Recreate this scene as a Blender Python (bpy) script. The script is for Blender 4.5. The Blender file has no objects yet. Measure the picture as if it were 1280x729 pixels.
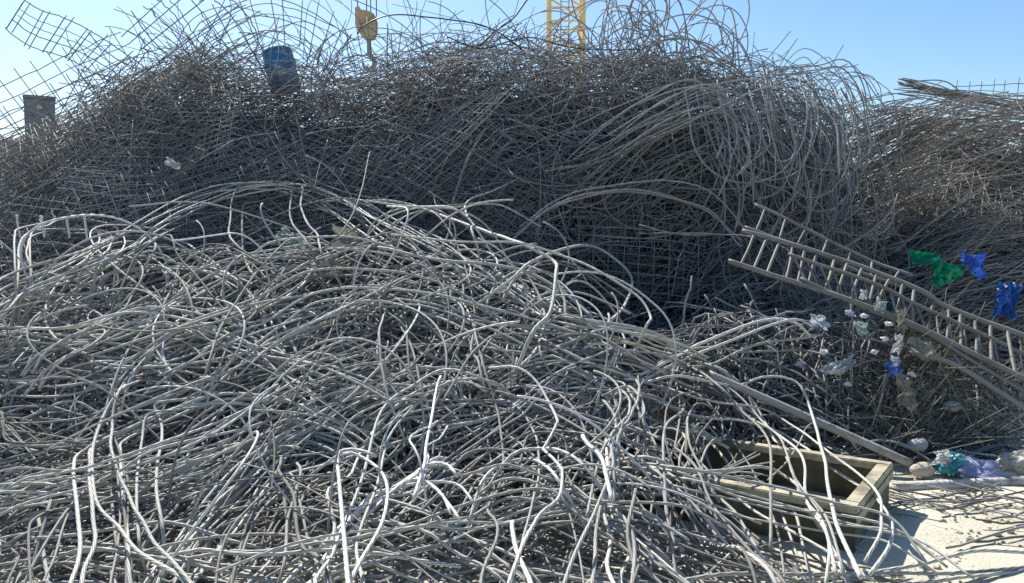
import bpy, bmesh, math, random
import numpy as np
from mathutils import Vector, noise as mnoise

random.seed(11)
rng = np.random.default_rng(7)
scene = bpy.context.scene
COL = scene.collection
R = math.radians

# ------------------------------------------------------------------ camera
F = 1000.0                       # focal length in photo pixels
PITCH = math.atan(64.5 / F)
EYE = np.array([0.0, 0.0, 1.6])
FWD = np.array([0, math.cos(PITCH), -math.sin(PITCH)])
UP = np.array([0, math.sin(PITCH), math.cos(PITCH)])
RIGHT = np.array([1.0, 0, 0])
cd = bpy.data.cameras.new('camera')
cam = bpy.data.objects.new('camera', cd)
COL.objects.link(cam)
cam.location = EYE
cam.rotation_euler = (math.pi / 2 - PITCH, 0, 0)
cd.sensor_width = 36.0
cd.lens = 36.0 * F / 1280.0
cd.clip_start = 0.05
cd.clip_end = 3000
scene.camera = cam


def ray(px, py):
    return FWD + RIGHT * ((px - 640) / F) - UP * ((py - 364.5) / F)


def at(px, py, Y):
    d = ray(px, py)
    return EYE + d * (Y / d[1])


def ground_at(px, py):
    d = ray(px, py)
    return EYE + d * (-EYE[2] / d[2])


def project(P):
    q = P - EYE
    dz = q @ FWD
    return 640 + F * (q @ RIGHT) / dz, 364.5 - F * (q @ UP) / dz, dz


# ------------------------------------------------------------------ heap shape
def sstep(a, b, x):
    t = np.clip((np.asarray(x, float) - a) / (b - a), 0, 1)
    return t * t * (3 - 2 * t)


def wob(x, y, s, k):
    return (np.sin(x * s * 1.3 + k) * np.cos(y * s * 0.9 + 1.7 * k) + np.sin((x + y) * s * 0.71 + 2.3 * k) * 0.6
            + np.sin((x * 0.6 - y) * s * 1.9 + k * 3.1) * 0.35) / 1.95


CRX = (np.array([-400, -200, 0, 60, 150, 250, 350, 430, 520, 600, 700, 800, 900, 1000, 1050, 1085, 1130, 1200]) - 640) / F * 10.2
CRZ = 1.6 + (300 - np.array([270, 245, 205, 182, 108, 68, 82, 100, 80, 64, 64, 74, 88, 112, 150, 240, 380, 450])) / F * 10.2


def Hfore(x, y):
    p = np.interp(y, [3.1, 3.5, 3.8, 4.6, 5.6, 6.6, 7.0, 9.0], [0, 0.03, 0.1, 0.3, 0.8, 1.33, 1.42, 1.2])
    edge = np.interp(y, [3.5, 4.5, 5.6, 7.0], [1.35, 1.75, 1.75, 1.0])
    return p * (1 - sstep(-1.1, 0.0, x - edge)) * (1 + 0.10 * wob(x, y, 1.9, 0.4))


def Hback(x, y):
    c = np.interp(x * 10.2 / np.maximum(y, 7.5), CRX, CRZ)
    p = np.interp(y, [6.2, 6.8, 7.5, 8.5, 9.5, 10.2, 11.0, 13.5], [0.0, 0.14, 0.30, 0.55, 0.83, 1.0, 0.95, 0.0])
    px = x / np.maximum(y, 1) * F + 640
    p = p * (1 - 0.42 * sstep(600, 720, px) * sstep(960, 840, px) * sstep(6.6, 7.2, y) * sstep(8.9, 8.0, y))
    return np.maximum(c, 0) * p * (1 + 0.05 * wob(x, y, 1.6, 1.3))


def Hright(x, y):
    p = np.interp(y, [6.8, 8.3, 10, 12.6, 15, 18], [0.0, 0.75, 1.8, 3.55, 3.2, 0])
    px = x / np.maximum(y, 1) * F + 640
    return p * (0.42 + 0.58 * sstep(1050, 1165, px)) * sstep(960, 1080, px) * (1 + 0.02 * wob(x, y, 1.1, 2.0))


def Hstub(x, y):
    p = np.interp(y, [5.35, 5.75, 6.4, 7.0, 9.0], [0, 0.22, 0.85, 0.95, 0.6])
    return p * sstep(0.6, 1.4, x) * (1 - 0.5 * sstep(2.6, 4.2, x)) * (1 + 0.12 * wob(x, y, 3.0, 0.9))


def H(x, y):
    return np.maximum(np.maximum(Hfore(x, y), Hback(x, y)), np.maximum(Hright(x, y), Hstub(x, y)))


TS = np.arange(2.6, 19, 0.015)


def surf(px, py, lift=0.06, fn=H):
    d = ray(px, py)
    d = d / d[1]
    P = EYE + TS[:, None] * d
    h = np.maximum(fn(P[:, 0], P[:, 1]), 0.0) + lift
    i = np.nonzero(P[:, 2] < h)[0]
    return P[i[0]] if len(i) else at(px, py, 10.2)


# ------------------------------------------------------------------ materials
def new_mat(name):
    m = bpy.data.materials.new(name)
    m.use_nodes = True
    nt = m.node_tree
    b = nt.nodes['Principled BSDF']
    return m, nt, b


def nd(nt, t, **kw):
    n = nt.nodes.new(t)
    for k, v in kw.items():
        if k.startswith('i_'):
            n.inputs[int(k[2:]) if k[2:].isdigit() else k[2:]].default_value = v
        else:
            setattr(n, k, v)
    return n


def mixc(nt, fac, a, b, mode='MIX'):
    n = nt.nodes.new('ShaderNodeMix')
    n.data_type = 'RGBA'
    n.blend_type = mode
    for sock, v in ((0, fac), (6, a), (7, b)):
        if isinstance(v, bpy.types.NodeSocket):
            nt.links.new(v, n.inputs[sock])
        elif sock == 0:
            n.inputs[0].default_value = v
        else:
            n.inputs[sock].default_value = (*v, 1)
    return n.outputs[2]


def mathn(nt, op, a, b=None, c=None):
    n = nt.nodes.new('ShaderNodeMath')
    n.operation = op
    for i, v in enumerate((a, b, c)):
        if v is None:
            continue
        if isinstance(v, bpy.types.NodeSocket):
            nt.links.new(v, n.inputs[i])
        else:
            n.inputs[i].default_value = v
    return n.outputs[0]


def ramp(nt, src, stops):
    n = nt.nodes.new('ShaderNodeValToRGB')
    e = n.color_ramp.elements
    e[0].position, e[0].color = stops[0][0], (*stops[0][1], 1)
    e[1].position, e[1].color = stops[1][0], (*stops[1][1], 1)
    for p, c in stops[2:]:
        k = e.new(p)
        k.color = (*c, 1)
    nt.links.new(src, n.inputs[0])
    return n.outputs[0]


def wire_mat(name, dark, light, rust, rust_amt, rough=0.5, metal=0.0, twist=True, lay=0.26):
    m, nt, b = new_mat(name)
    at_ = nd(nt, 'ShaderNodeAttribute', attribute_name='tint')
    geo = nd(nt, 'ShaderNodeNewGeometry')
    n1 = nd(nt, 'ShaderNodeTexNoise', i_Scale=5.0, i_Detail=4.0)
    nt.links.new(geo.outputs['Position'], n1.inputs['Vector'])
    n2 = nd(nt, 'ShaderNodeTexNoise', i_Scale=42.0, i_Detail=3.0)
    nt.links.new(geo.outputs['Position'], n2.inputs['Vector'])
    f = mathn(nt, 'ADD', mathn(nt, 'MULTIPLY', at_.outputs['Fac'], 0.65),
              mathn(nt, 'MULTIPLY', n2.outputs['Fac'], 0.4))
    base = mixc(nt, f, dark, light)
    rf = nd(nt, 'ShaderNodeMapRange', i_1=0.62 - 0.25 * rust_amt, i_2=0.78 - 0.15 * rust_amt)
    nt.links.new(n1.outputs['Fac'], rf.inputs[0])
    rfac = mathn(nt, 'MULTIPLY', rf.outputs[0], min(1.0, 0.35 + rust_amt))
    base = mixc(nt, rfac, base, rust)
    if twist:
        uv = nd(nt, 'ShaderNodeUVMap', uv_map='UVMap')
        sp = nd(nt, 'ShaderNodeSeparateXYZ')
        nt.links.new(uv.outputs[0], sp.inputs[0])
        ph = mathn(nt, 'MULTIPLY_ADD', sp.outputs[0], 5.0, mathn(nt, 'MULTIPLY', sp.outputs[1], 5.0 / lay))
        tri = mathn(nt, 'PINGPONG', ph, 0.5)           # 0 in the grooves, .5 on the crowns
        groove = nd(nt, 'ShaderNodeMapRange', i_1=0.03, i_2=0.2)
        nt.links.new(tri, groove.inputs[0])
        base = mixc(nt, mathn(nt, 'SUBTRACT', 0.65, mathn(nt, 'MULTIPLY', groove.outputs[0], 0.65)), base, (0.04, 0.04, 0.036))
        sm = mathn(nt, 'SQRT', mathn(nt, 'MULTIPLY', tri, 2.0))
        bp = nd(nt, 'ShaderNodeBump', i_Strength=0.5, i_Distance=0.004)
        nt.links.new(sm, bp.inputs['Height'])
        nt.links.new(bp.outputs[0], b.inputs['Normal'])
    nt.links.new(base, b.inputs['Base Color'])
    b.inputs['Roughness'].default_value = rough
    b.inputs['Metallic'].default_value = metal
    b.inputs['Specular IOR Level'].default_value = 0.16
    return m


def plain_mat(name, c1, c2, scale=6.0, rough=0.7, bump=0.0, dirt=None, dirt_amt=0.0, trans=0.0, detail=5.0):
    m, nt, b = new_mat(name)
    tc = nd(nt, 'ShaderNodeTexCoord')
    n1 = nd(nt, 'ShaderNodeTexNoise', i_Scale=scale, i_Detail=detail)
    nt.links.new(tc.outputs['Object'], n1.inputs['Vector'])
    col = mixc(nt, n1.outputs['Fac'], c1, c2)
    if dirt:
        n2 = nd(nt, 'ShaderNodeTexNoise', i_Scale=scale * 0.6, i_Detail=8.0, i_Roughness=0.7)
        nt.links.new(tc.outputs['Object'], n2.inputs['Vector'])
        mr = nd(nt, 'ShaderNodeMapRange', i_1=0.6 - 0.3 * dirt_amt, i_2=0.72 - 0.2 * dirt_amt)
        nt.links.new(n2.outputs['Fac'], mr.inputs[0])
        col = mixc(nt, mr.outputs[0], col, dirt)
    nt.links.new(col, b.inputs['Base Color'])
    b.inputs['Roughness'].default_value = rough
    if bump:
        n3 = nd(nt, 'ShaderNodeTexNoise', i_Scale=scale * 5, i_Detail=6.0)
        nt.links.new(tc.outputs['Object'], n3.inputs['Vector'])
        bp = nd(nt, 'ShaderNodeBump', i_Strength=bump, i_Distance=0.02)
        nt.links.new(n3.outputs['Fac'], bp.inputs['Height'])
        nt.links.new(bp.outputs[0], b.inputs['Normal'])
    if trans:
        b.inputs['Transmission Weight'].default_value = 0
        try:
            b.inputs['Subsurface Weight'].default_value = trans
            b.inputs['Subsurface Radius'].default_value = (0.02, 0.02, 0.02)
        except KeyError:
            pass
    return m


M = {}
M['shaded_strand'] = wire_mat('rusted_strand_painted_shade', (0.08, 0.078, 0.07), (0.54, 0.53, 0.485), (0.16, 0.125, 0.085), 0.3, 0.7, lay=0.34)  # darkened to paint shade into the hollows; the rust patches are real
M['strand'] = wire_mat('dusty_strand_steel', (0.34, 0.335, 0.30), (0.66, 0.65, 0.59), (0.28, 0.23, 0.16), 0.18, 0.6, lay=0.34)
M['strand_pale'] = wire_mat('pale_strand_steel', (0.55, 0.54, 0.50), (0.80, 0.79, 0.75), (0.4, 0.36, 0.3), 0.05, 0.45, lay=0.36)
M['cable_grey'] = wire_mat('blue_grey_cable', (0.11, 0.112, 0.112), (0.40, 0.40, 0.385), (0.16, 0.13, 0.10), 0.15, 0.7, twist=False)
M['rebar'] = wire_mat('weathered_rebar', (0.04, 0.04, 0.04), (0.36, 0.36, 0.345), (0.12, 0.10, 0.08), 0.15, 0.7, twist=False)
M['rebar_rust'] = wire_mat('rusty_rebar', (0.06, 0.054, 0.05), (0.40, 0.375, 0.34), (0.14, 0.09, 0.07), 0.28, 0.7, twist=False)
M['black_cable'] = wire_mat('black_cable', (0.03, 0.03, 0.032), (0.06, 0.06, 0.06), (0.05, 0.04, 0.035), 0.1, 0.45, twist=False)
M['cage'] = wire_mat('dusty_cage_steel', (0.11, 0.108, 0.095), (0.28, 0.27, 0.235), (0.17, 0.13, 0.10), 0.4, 0.6, twist=False)
M['gap_shade'] = plain_mat('painted_gap_shade', (0.012, 0.012, 0.012), (0.032, 0.029, 0.027), 3.0, 0.95, 0.8)  # near-black backing: shade between the wires is put into its colour
M['olive'] = plain_mat('olive_painted_steel', (0.055, 0.052, 0.030), (0.085, 0.078, 0.045), 4.0, 0.7, 0.25, (0.17, 0.15, 0.10), 0.35)  # walls darkened below their olive paint: shade put into the colour
M['dusty_rim'] = plain_mat('dust_covered_rim', (0.30, 0.272, 0.18), (0.46, 0.425, 0.30), 9.0, 0.8, 0.3, (0.15, 0.13, 0.08), 0.45)
M['concrete'] = plain_mat('concrete', (0.24, 0.24, 0.235), (0.36, 0.355, 0.34), 5.0, 0.9, 0.4)
M['dark_concrete'] = plain_mat('stained_grey_concrete', (0.19, 0.195, 0.20), (0.28, 0.285, 0.285), 5.0, 0.9, 0.4, (0.08, 0.08, 0.08), 0.2)
M['pale_pipe'] = plain_mat('dusty_pale_pipe', (0.42, 0.41, 0.37), (0.62, 0.60, 0.54), 9.0, 0.7, 0.2, (0.2, 0.18, 0.15), 0.35)
M['grey_pipe'] = plain_mat('grey_steel_pipe', (0.27, 0.26, 0.23), (0.42, 0.40, 0.36), 7.0, 0.6, 0.2, (0.2, 0.16, 0.12), 0.3)
M['yellow'] = plain_mat('crane_yellow_paint', (0.58, 0.42, 0.15), (0.68, 0.52, 0.22), 1.0, 0.5, 0.1, (0.3, 0.2, 0.1), 0.1)
M['hook'] = plain_mat('faded_hook_block_paint', (0.27, 0.21, 0.125), (0.38, 0.31, 0.19), 2.0, 0.7, 0.1, (0.12, 0.1, 0.07), 0.4)
M['dark_steel'] = plain_mat('dark_steel', (0.05, 0.05, 0.05), (0.10, 0.095, 0.09), 6.0, 0.5, 0.1)
M['blue_drum'] = plain_mat('blue_plastic', (0.015, 0.12, 0.30), (0.04, 0.20, 0.42), 6.0, 0.5, 0.1, (0.2, 0.27, 0.33), 0.45)
M['green_bag'] = plain_mat('green_plastic_film', (0.0, 0.20, 0.10), (0.005, 0.33, 0.19), 9.0, 0.3, 0.2)
M['blue_bag'] = plain_mat('blue_plastic_film', (0.02, 0.09, 0.34), (0.06, 0.20, 0.50), 9.0, 0.35, 0.3)
M['blue_rag'] = plain_mat('bright_blue_rag', (0.03, 0.10, 0.45), (0.10, 0.26, 0.68), 11.0, 0.8, 0.5)
M['lavender'] = plain_mat('lavender_sheet', (0.42, 0.45, 0.66), (0.56, 0.59, 0.76), 9.0, 0.6, 0.2)
M['teal'] = plain_mat('teal_film', (0.01, 0.16, 0.20), (0.03, 0.26, 0.30), 9.0, 0.4, 0.2)
M['white_litter'] = plain_mat('dirty_white_plastic', (0.55, 0.56, 0.57), (0.78, 0.79, 0.78), 12.0, 0.6, 0.3, (0.3, 0.28, 0.24), 0.2)
M['pale_blue'] = plain_mat('pale_blue_film', (0.50, 0.53, 0.62), (0.70, 0.72, 0.80), 12.0, 0.5, 0.3)
M['pale_green'] = plain_mat('pale_green_plastic', (0.36, 0.45, 0.40), (0.52, 0.62, 0.56), 12.0, 0.5, 0.3, (0.25, 0.25, 0.2), 0.2)
M['stone'] = plain_mat('dusty_stone', (0.32, 0.29, 0.21), (0.48, 0.44, 0.34), 12.0, 0.9, 0.7)
M['sacking'] = plain_mat('dusty_sacking', (0.36, 0.34, 0.28), (0.54, 0.51, 0.44), 18.0, 0.95, 0.7)

# sand ground
m, nt, b = new_mat('pale_dusty_sand')
geo = nd(nt, 'ShaderNodeNewGeometry')
na = nd(nt, 'ShaderNodeTexNoise', i_Scale=1.6, i_Detail=8.0, i_Roughness=0.6)
nb = nd(nt, 'ShaderNodeTexNoise', i_Scale=55.0, i_Detail=6.0, i_Roughness=0.7)
for n in (na, nb):
    nt.links.new(geo.outputs['Position'], n.inputs['Vector'])
c = ramp(nt, na.outputs['Fac'], [(0.3, (0.46, 0.42, 0.32)), (0.55, (0.64, 0.60, 0.48)), (0.75, (0.72, 0.68, 0.57))])
c = mixc(nt, mathn(nt, 'MULTIPLY', nb.outputs['Fac'], 0.5), c, (0.30, 0.27, 0.2))
nt.links.new(c, b.inputs['Base Color'])
b.inputs['Roughness'].default_value = 0.95
bp = nd(nt, 'ShaderNodeBump', i_Strength=0.7, i_Distance=0.02)
nt.links.new(mathn(nt, 'ADD', nb.outputs['Fac'], na.outputs['Fac']), bp.inputs['Height'])
nt.links.new(bp.outputs[0], b.inputs['Normal'])
M['sand'] = m


# ------------------------------------------------------------------ object helpers
def tag(o, label=None, cat=None, group=None, kind=None):
    if label: o['label'] = label
    if cat: o['category'] = cat
    if group: o['group'] = group
    if kind: o['kind'] = kind
    return o


def link(name, me, mat, parent=None):
    o = bpy.data.objects.new(name, me)
    COL.objects.link(o)
    if mat is not None and len(me.materials) == 0:
        me.materials.append(mat)
    if parent is not None:
        o.parent = parent
    return o


def empty(name, loc=(0, 0, 0)):
    o = bpy.data.objects.new(name, None)
    COL.objects.link(o)
    o.location = loc
    o.empty_display_size = 0.1
    return o


def from_bm(name, bm, mat, parent=None, smooth=False):
    me = bpy.data.meshes.new(name)
    bm.normal_update()
    bm.to_mesh(me)
    bm.free()
    if smooth:
        me.polygons.foreach_set('use_smooth', np.ones(len(me.polygons), bool))
    return link(name, me, mat, parent)


def tube_arrays(P, r, sides):
    """P (W,n,3) polylines of equal point count -> tube vertices (W,n+2,s,3), uv, quads."""
    W, n, _ = P.shape
    T = np.gradient(P, axis=1)
    T /= np.linalg.norm(T, axis=2, keepdims=True) + 1e-9
    ref = np.where(np.abs(T[:, 0, 2:3]) > 0.9, np.array([[1.0, 0, 0]]), np.array([[0, 0, 1.0]]))
    N = np.cross(T[:, 0], ref)
    N /= np.linalg.norm(N, axis=1, keepdims=True) + 1e-9
    Ns = np.empty_like(P)
    for i in range(n):
        N = N - T[:, i] * np.sum(N * T[:, i], axis=1, keepdims=True)
        N /= np.linalg.norm(N, axis=1, keepdims=True) + 1e-9
        Ns[:, i] = N
    B = np.cross(T, Ns)
    r = np.broadcast_to(np.asarray(r, float).reshape(-1, 1) if np.ndim(r) < 2 else r, (W, n))
    rr = np.concatenate([r[:, :1] * 0.25, r, r[:, -1:] * 0.25], axis=1)
    Pe = np.concatenate([P[:, :1] - T[:, :1] * 0.001, P, P[:, -1:] + T[:, -1:] * 0.001], axis=1)
    Ne = np.concatenate([Ns[:, :1], Ns, Ns[:, -1:]], axis=1)
    Be = np.concatenate([B[:, :1], B, B[:, -1:]], axis=1)
    a = np.arange(sides) / sides * 2 * math.pi
    V = Pe[:, :, None] + rr[:, :, None, None] * (Ne[:, :, None] * np.cos(a)[:, None] + Be[:, :, None] * np.sin(a)[:, None])
    seg = np.linalg.norm(np.diff(Pe, axis=1), axis=2)
    L = np.concatenate([np.zeros((W, 1)), np.cumsum(seg, axis=1)], axis=1)
    m_ = n + 2
    w, i, k = np.meshgrid(np.arange(W), np.arange(m_ - 1), np.arange(sides), indexing='ij')
    k2 = (k + 1) % sides
    base = w * m_ * sides
    Q = np.stack([base + i * sides + k, base + i * sides + k2, base + (i + 1) * sides + k2, base + (i + 1) * sides + k], axis=-1).reshape(-1, 4)
    u0, u1 = k / sides, (k + 1) / sides
    v0, v1 = L[w, i], L[w, i + 1]
    UV = np.stack([np.stack([u0, v0], -1), np.stack([u1, v0], -1), np.stack([u1, v1], -1), np.stack([u0, v1], -1)], axis=-2).reshape(-1, 2)
    return V.reshape(-1, 3), Q, UV, m_ * sides


def wires_mesh(name, batches):
    """batches: list of (P(W,n,3), r, sides, tint(W,)) joined in one mesh."""
    Vs, Qs, UVs, Ts, off = [], [], [], [], 0
    for P, r, s, t in batches:
        V, Q, UV, per = tube_arrays(np.asarray(P, float), r, s)
        Vs.append(V); Qs.append(Q + off); UVs.append(UV)
        Ts.append(np.repeat(np.asarray(t, float), per))
        off += len(V)
    V = np.concatenate(Vs); Q = np.concatenate(Qs); UV = np.concatenate(UVs); Tn = np.concatenate(Ts)
    me = bpy.data.meshes.new(name)
    me.vertices.add(len(V)); me.vertices.foreach_set('co', V.ravel().astype(np.float32))
    me.loops.add(Q.size); me.loops.foreach_set('vertex_index', Q.ravel().astype(np.int32))
    me.polygons.add(len(Q))
    me.polygons.foreach_set('loop_start', (np.arange(len(Q)) * 4).astype(np.int32))
    me.polygons.foreach_set('loop_total', np.full(len(Q), 4, np.int32))
    me.polygons.foreach_set('use_smooth', np.ones(len(Q), bool))
    uvl = me.uv_layers.new(name='UVMap')
    uvl.data.foreach_set('uv', UV.ravel().astype(np.float32))
    a = me.attributes.new('tint', 'FLOAT', 'POINT')
    a.data.foreach_set('value', Tn.astype(np.float32))
    me.update(calc_edges=True)
    return me


def spline(C, step=0.05, jit=0.0):
    """Catmull-Rom through control points."""
    C = np.asarray(C, float)
    if len(C) == 2:
        C = np.array([C[0], (C[0] + C[1]) / 2, C[1]])
    E = np.concatenate([[2 * C[0] - C[1]], C, [2 * C[-1] - C[-2]]])
    out = []
    for i in range(1, len(E) - 2):
        p0, p1, p2, p3 = E[i - 1:i + 3]
        n = max(2, int(np.linalg.norm(p2 - p1) / step))
        t = (np.arange(n) / n)[:, None]
        out.append(0.5 * (2 * p1 + (p2 - p0) * t + (2 * p0 - 5 * p1 + 4 * p2 - p3) * t ** 2 + (3 * p1 - p0 - 3 * p2 + p3) * t ** 3))
    out.append(E[-2:-1])
    P = np.concatenate(out)
    if jit:
        n = len(P)
        s = np.linspace(0, 1, n)
        L = n * step
        for ax in range(3):
            for fq in (1.3, 2.9, 5.3):
                P[:, ax] += jit / fq * np.sin(2 * math.pi * (s * L * fq * 0.5 + rng.random())) * rng.normal()
    return P


def wire_obj(name, P, r, sides, mat, tint=None, parent=None):
    c = P.mean(axis=0) if parent is None else None
    me = wires_mesh(name, [((P - c if c is not None else P)[None], [r], sides, [rng.random() if tint is None else tint])])
    o = link(name, me, mat, parent)
    if c is not None:
        o.location = c
    return o


# ------------------------------------------------------------------ ground and dark backing mound
bm = bmesh.new()
bmesh.ops.create_grid(bm, x_segments=2, y_segments=2, size=1200)
g = from_bm('ground', bm, M['sand'])
tag(g, kind='structure')

# near ground with small relief, its own sheet just over the far one
nx, ny = 150, 120
X, Y = np.meshgrid(np.linspace(-9, 9, nx), np.linspace(0.5, 11, ny))
Z = 0.006 + 0.018 * (wob(X, Y, 3.1, 0.2) + 1) * sstep(9, 8, np.abs(X)) + 0.012 * (wob(X, Y, 11, 0.9) + 1) * sstep(9, 8, np.abs(X))
V = np.stack([X, Y, Z], -1).reshape(-1, 3)
Qd = [(j * nx + i, j * nx + i + 1, (j + 1) * nx + i + 1, (j + 1) * nx + i) for j in range(ny - 1) for i in range(nx - 1)]
me = bpy.data.meshes.new('sandy_ground')
me.from_pydata(V.tolist(), [], Qd)
me.polygons.foreach_set('use_smooth', np.ones(len(me.polygons), bool))
tag(link('sandy_ground', me, M['sand']), kind='structure')

# backing mound under the wire, coloured near-black as the shade in the gaps
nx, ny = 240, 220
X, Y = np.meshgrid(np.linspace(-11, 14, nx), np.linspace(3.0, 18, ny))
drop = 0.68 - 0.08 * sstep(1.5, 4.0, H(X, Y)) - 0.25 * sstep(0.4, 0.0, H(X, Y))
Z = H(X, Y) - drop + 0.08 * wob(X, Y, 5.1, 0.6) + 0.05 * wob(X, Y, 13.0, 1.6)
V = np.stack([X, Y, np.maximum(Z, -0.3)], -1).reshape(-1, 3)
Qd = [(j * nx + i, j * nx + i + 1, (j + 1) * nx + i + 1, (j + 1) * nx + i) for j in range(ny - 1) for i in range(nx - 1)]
me = bpy.data.meshes.new('dark_backing_mound')
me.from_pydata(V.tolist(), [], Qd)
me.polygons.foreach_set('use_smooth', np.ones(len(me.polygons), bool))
tag(link('dark_backing_mound', me, M['gap_shade']), kind='structure')

# ------------------------------------------------------------------ foreground steel strands
# (count, spread, lift, [(px, py) or (px, py, lift)], radius, material, flow weight)
S_ = []


def B(n, spread, lift, pts, r=0.0098, mat='strand', label=None):
    S_.append((n, spread, lift, pts, r, mat, label))


# arches and bundles over the left of the front heap
B(4, .035, .35, [(20, 400, .05), (25, 354), (28, 300), (40, 284), (84, 280), (131, 287), (138, 304), (124, 327), (111, 381, .1)], .010, 'strand', 'flat-topped arch at the far left edge of the front heap')
B(7, .05, .32, [(-30, 420, .1), (0, 385), (34, 354), (128, 317), (202, 274), (252, 250), (303, 238), (370, 238), (430, 262), (480, 300), (560, 330, .1)])
B(6, .05, .18, [(20, 478), (54, 459), (145, 415), (202, 388), (256, 358), (303, 337), (336, 327), (430, 320), (520, 325)])
B(2, .03, .4, [(330, 225), (300, 235), (293, 284), (296, 307), (323, 324), (370, 321), (450, 318, .15)])
B(2, .03, .35, [(345, 262, .1), (363, 240), (367, 270), (387, 294), (400, 317), (425, 380, .1)])
B(4, .04, .2, [(260, 530, .02), (272, 485), (289, 428), (316, 381), (363, 317), (390, 312), (440, 330, .1)])
B(5, .05, .18, [(200, 440), (249, 415), (303, 385), (336, 354), (400, 321), (470, 300), (526, 294)])
B(7, .05, .1, [(-30, 426), (0, 428), (101, 432), (182, 415), (269, 422), (336, 448), (400, 490)])
B(5, .05, .15, [(120, 530), (151, 485), (188, 442), (235, 422), (286, 435), (430, 472), (520, 500)])
B(2, .03, .25, [(198, 420, .05), (205, 381), (212, 354), (229, 331), (262, 310), (300, 300, .1)])
B(3, .05, .2, [(80, 425), (121, 391), (158, 354), (192, 334), (219, 344), (242, 364), (269, 391), (330, 440)])
B(4, .06, .12, [(-20, 450), (60, 470), (130, 460), (210, 455), (300, 470), (380, 470), (460, 450)])
B(5, .06, .12, [(-20, 395), (20, 385), (60, 380), (110, 400), (160, 430), (220, 440)])
B(5, .07, .1, [(-20, 500), (50, 495), (110, 520), (190, 500), (260, 470), (330, 460)])
B(4, .06, .15, [(30, 440), (90, 380), (150, 340), (230, 325), (300, 345), (360, 390)])
B(4, .05, .15, [(60, 330), (130, 305), (200, 310), (250, 335), (310, 390), (350, 460)])
B(4, .05, .12, [(150, 470), (240, 440), (330, 405), (400, 380), (470, 370), (540, 380), (620, 410)])
B(6, .06, .12, [(180, 500), (280, 470), (360, 425), (430, 395), (520, 395), (600, 415), (690, 440)])
B(5, .06, .12, [(300, 480), (370, 430), (450, 400), (540, 350), (600, 340), (660, 370), (720, 410)])
B(4, .04, .2, [(380, 250, .3), (440, 262), (530, 310), (640, 370), (700, 410), (800, 430), (870, 445)])
B(3, .04, .2, [(420, 275), (500, 300), (570, 345), (640, 390), (740, 430), (860, 455)])
# a knot of cables fanning down from the middle
B(6, .05, .12, [(470, 350), (478, 400), (488, 450), (505, 500), (540, 540)])
B(5, .06, .1, [(440, 330), (470, 370), (500, 420), (560, 455), (620, 490)])
B(4, .05, .12, [(560, 380), (590, 420), (600, 470), (610, 520)])
# centre loops
B(1, .02, .45, [(590, 385, .1), (637, 351), (667, 326), (714, 309), (744, 309), (775, 329), (790, 351), (781, 381), (758, 405), (728, 422, .2), (680, 440, .1)], .013, 'strand', 'wide single loop bulging right at the middle of the heap')
B(2, .03, .35, [(500, 300), (570, 317), (640, 321), (680, 331), (728, 351), (778, 385), (801, 411), (801, 425), (795, 450, .1)], .012)
B(2, .03, .3, [(600, 380), (627, 354), (660, 337), (687, 334), (701, 358), (704, 398), (700, 450, .1)], .012)
B(2, .03, .3, [(440, 250), (509, 274), (593, 304), (654, 331), (691, 354), (694, 374), (684, 415), (660, 448), (630, 500, .1)], .012)
B(3, .04, .2, [(560, 480), (590, 442), (613, 421), (654, 411), (694, 415), (728, 425), (790, 455)])
B(6, .05, .15, [(440, 505), (522, 482), (586, 472), (613, 455), (660, 450), (711, 455), (748, 472), (761, 485), (775, 530)])
B(3, .04, .3, [(400, 318), (425, 312), (472, 300), (526, 294), (556, 307), (566, 331), (559, 358), (536, 374), (490, 390, .1)])
B(3, .04, .2, [(440, 390), (472, 351), (512, 334), (536, 341), (543, 371), (530, 430, .1)])
B(1, .01, .45, [(600, 330, .1), (596, 304), (586, 277), (581, 257), (593, 247), (613, 240), (650, 222, .2)], .009)
B(1, .02, .5, [(395, 316, .2), (418, 300), (440, 270), (455, 225), (462, 190)], .008)
# lower left
B(3, .03, .2, [(-20, 490), (0, 516), (20, 538), (44, 551), (111, 553), (180, 575, .05)])
B(2, .02, .3, [(160, 460), (148, 484), (131, 518), (124, 561), (134, 612), (151, 652), (175, 686), (208, 729), (230, 760)], .012)
B(4, .03, .2, [(136, 515), (141, 534), (155, 585), (158, 652), (156, 729), (156, 770)], .010)
B(3, .03, .22, [(95, 760), (97, 729), (108, 682), (104, 585), (114, 561), (168, 538), (235, 508), (303, 504), (370, 521), (440, 560, .05)], .012, 'strand', 'upright bend rising out of the lower left corner')
B(2, .02, .2, [(180, 720, .05), (175, 686), (171, 618), (183, 548), (186, 521), (215, 514), (300, 490, .08)], .013)
B(8, .035, .12, [(190, 765), (212, 729), (279, 642), (340, 571), (370, 534), (430, 548), (480, 570)], .012)
B(9, .045, .12, [(170, 765), (195, 729), (235, 665), (289, 602), (336, 568), (430, 504), (500, 470), (580, 460)])
B(13, .07, .08, [(-30, 650), (0, 642), (101, 615), (235, 595), (336, 545), (430, 484), (520, 440)])
B(12, .07, .1, [(-30, 610), (60, 600), (160, 600), (260, 570), (350, 520), (450, 470)])
B(6, .05, .1, [(-30, 592), (0, 588), (101, 578), (168, 582), (240, 600)])
B(10, .07, .1, [(-30, 690), (50, 665), (150, 640), (230, 600), (330, 560), (420, 510), (500, 485)])
B(4, .02, .1, [(225, 600), (215, 618), (185, 682), (170, 715)], .012)
B(1, .01, .4, [(470, 570), (449, 563), (430, 563), (422, 571), (424, 600), (427, 635), (430, 672), (436, 740)], .013, 'strand_pale', 'hooked top of an upright cable left of the frayed end')
B(4, .025, .16, [(340, 765), (366, 729), (397, 692), (430, 656), (472, 622), (500, 605), (536, 582), (560, 560)], .013, 'strand_pale', 'thick diagonal bundle leading up to the frayed end')
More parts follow.
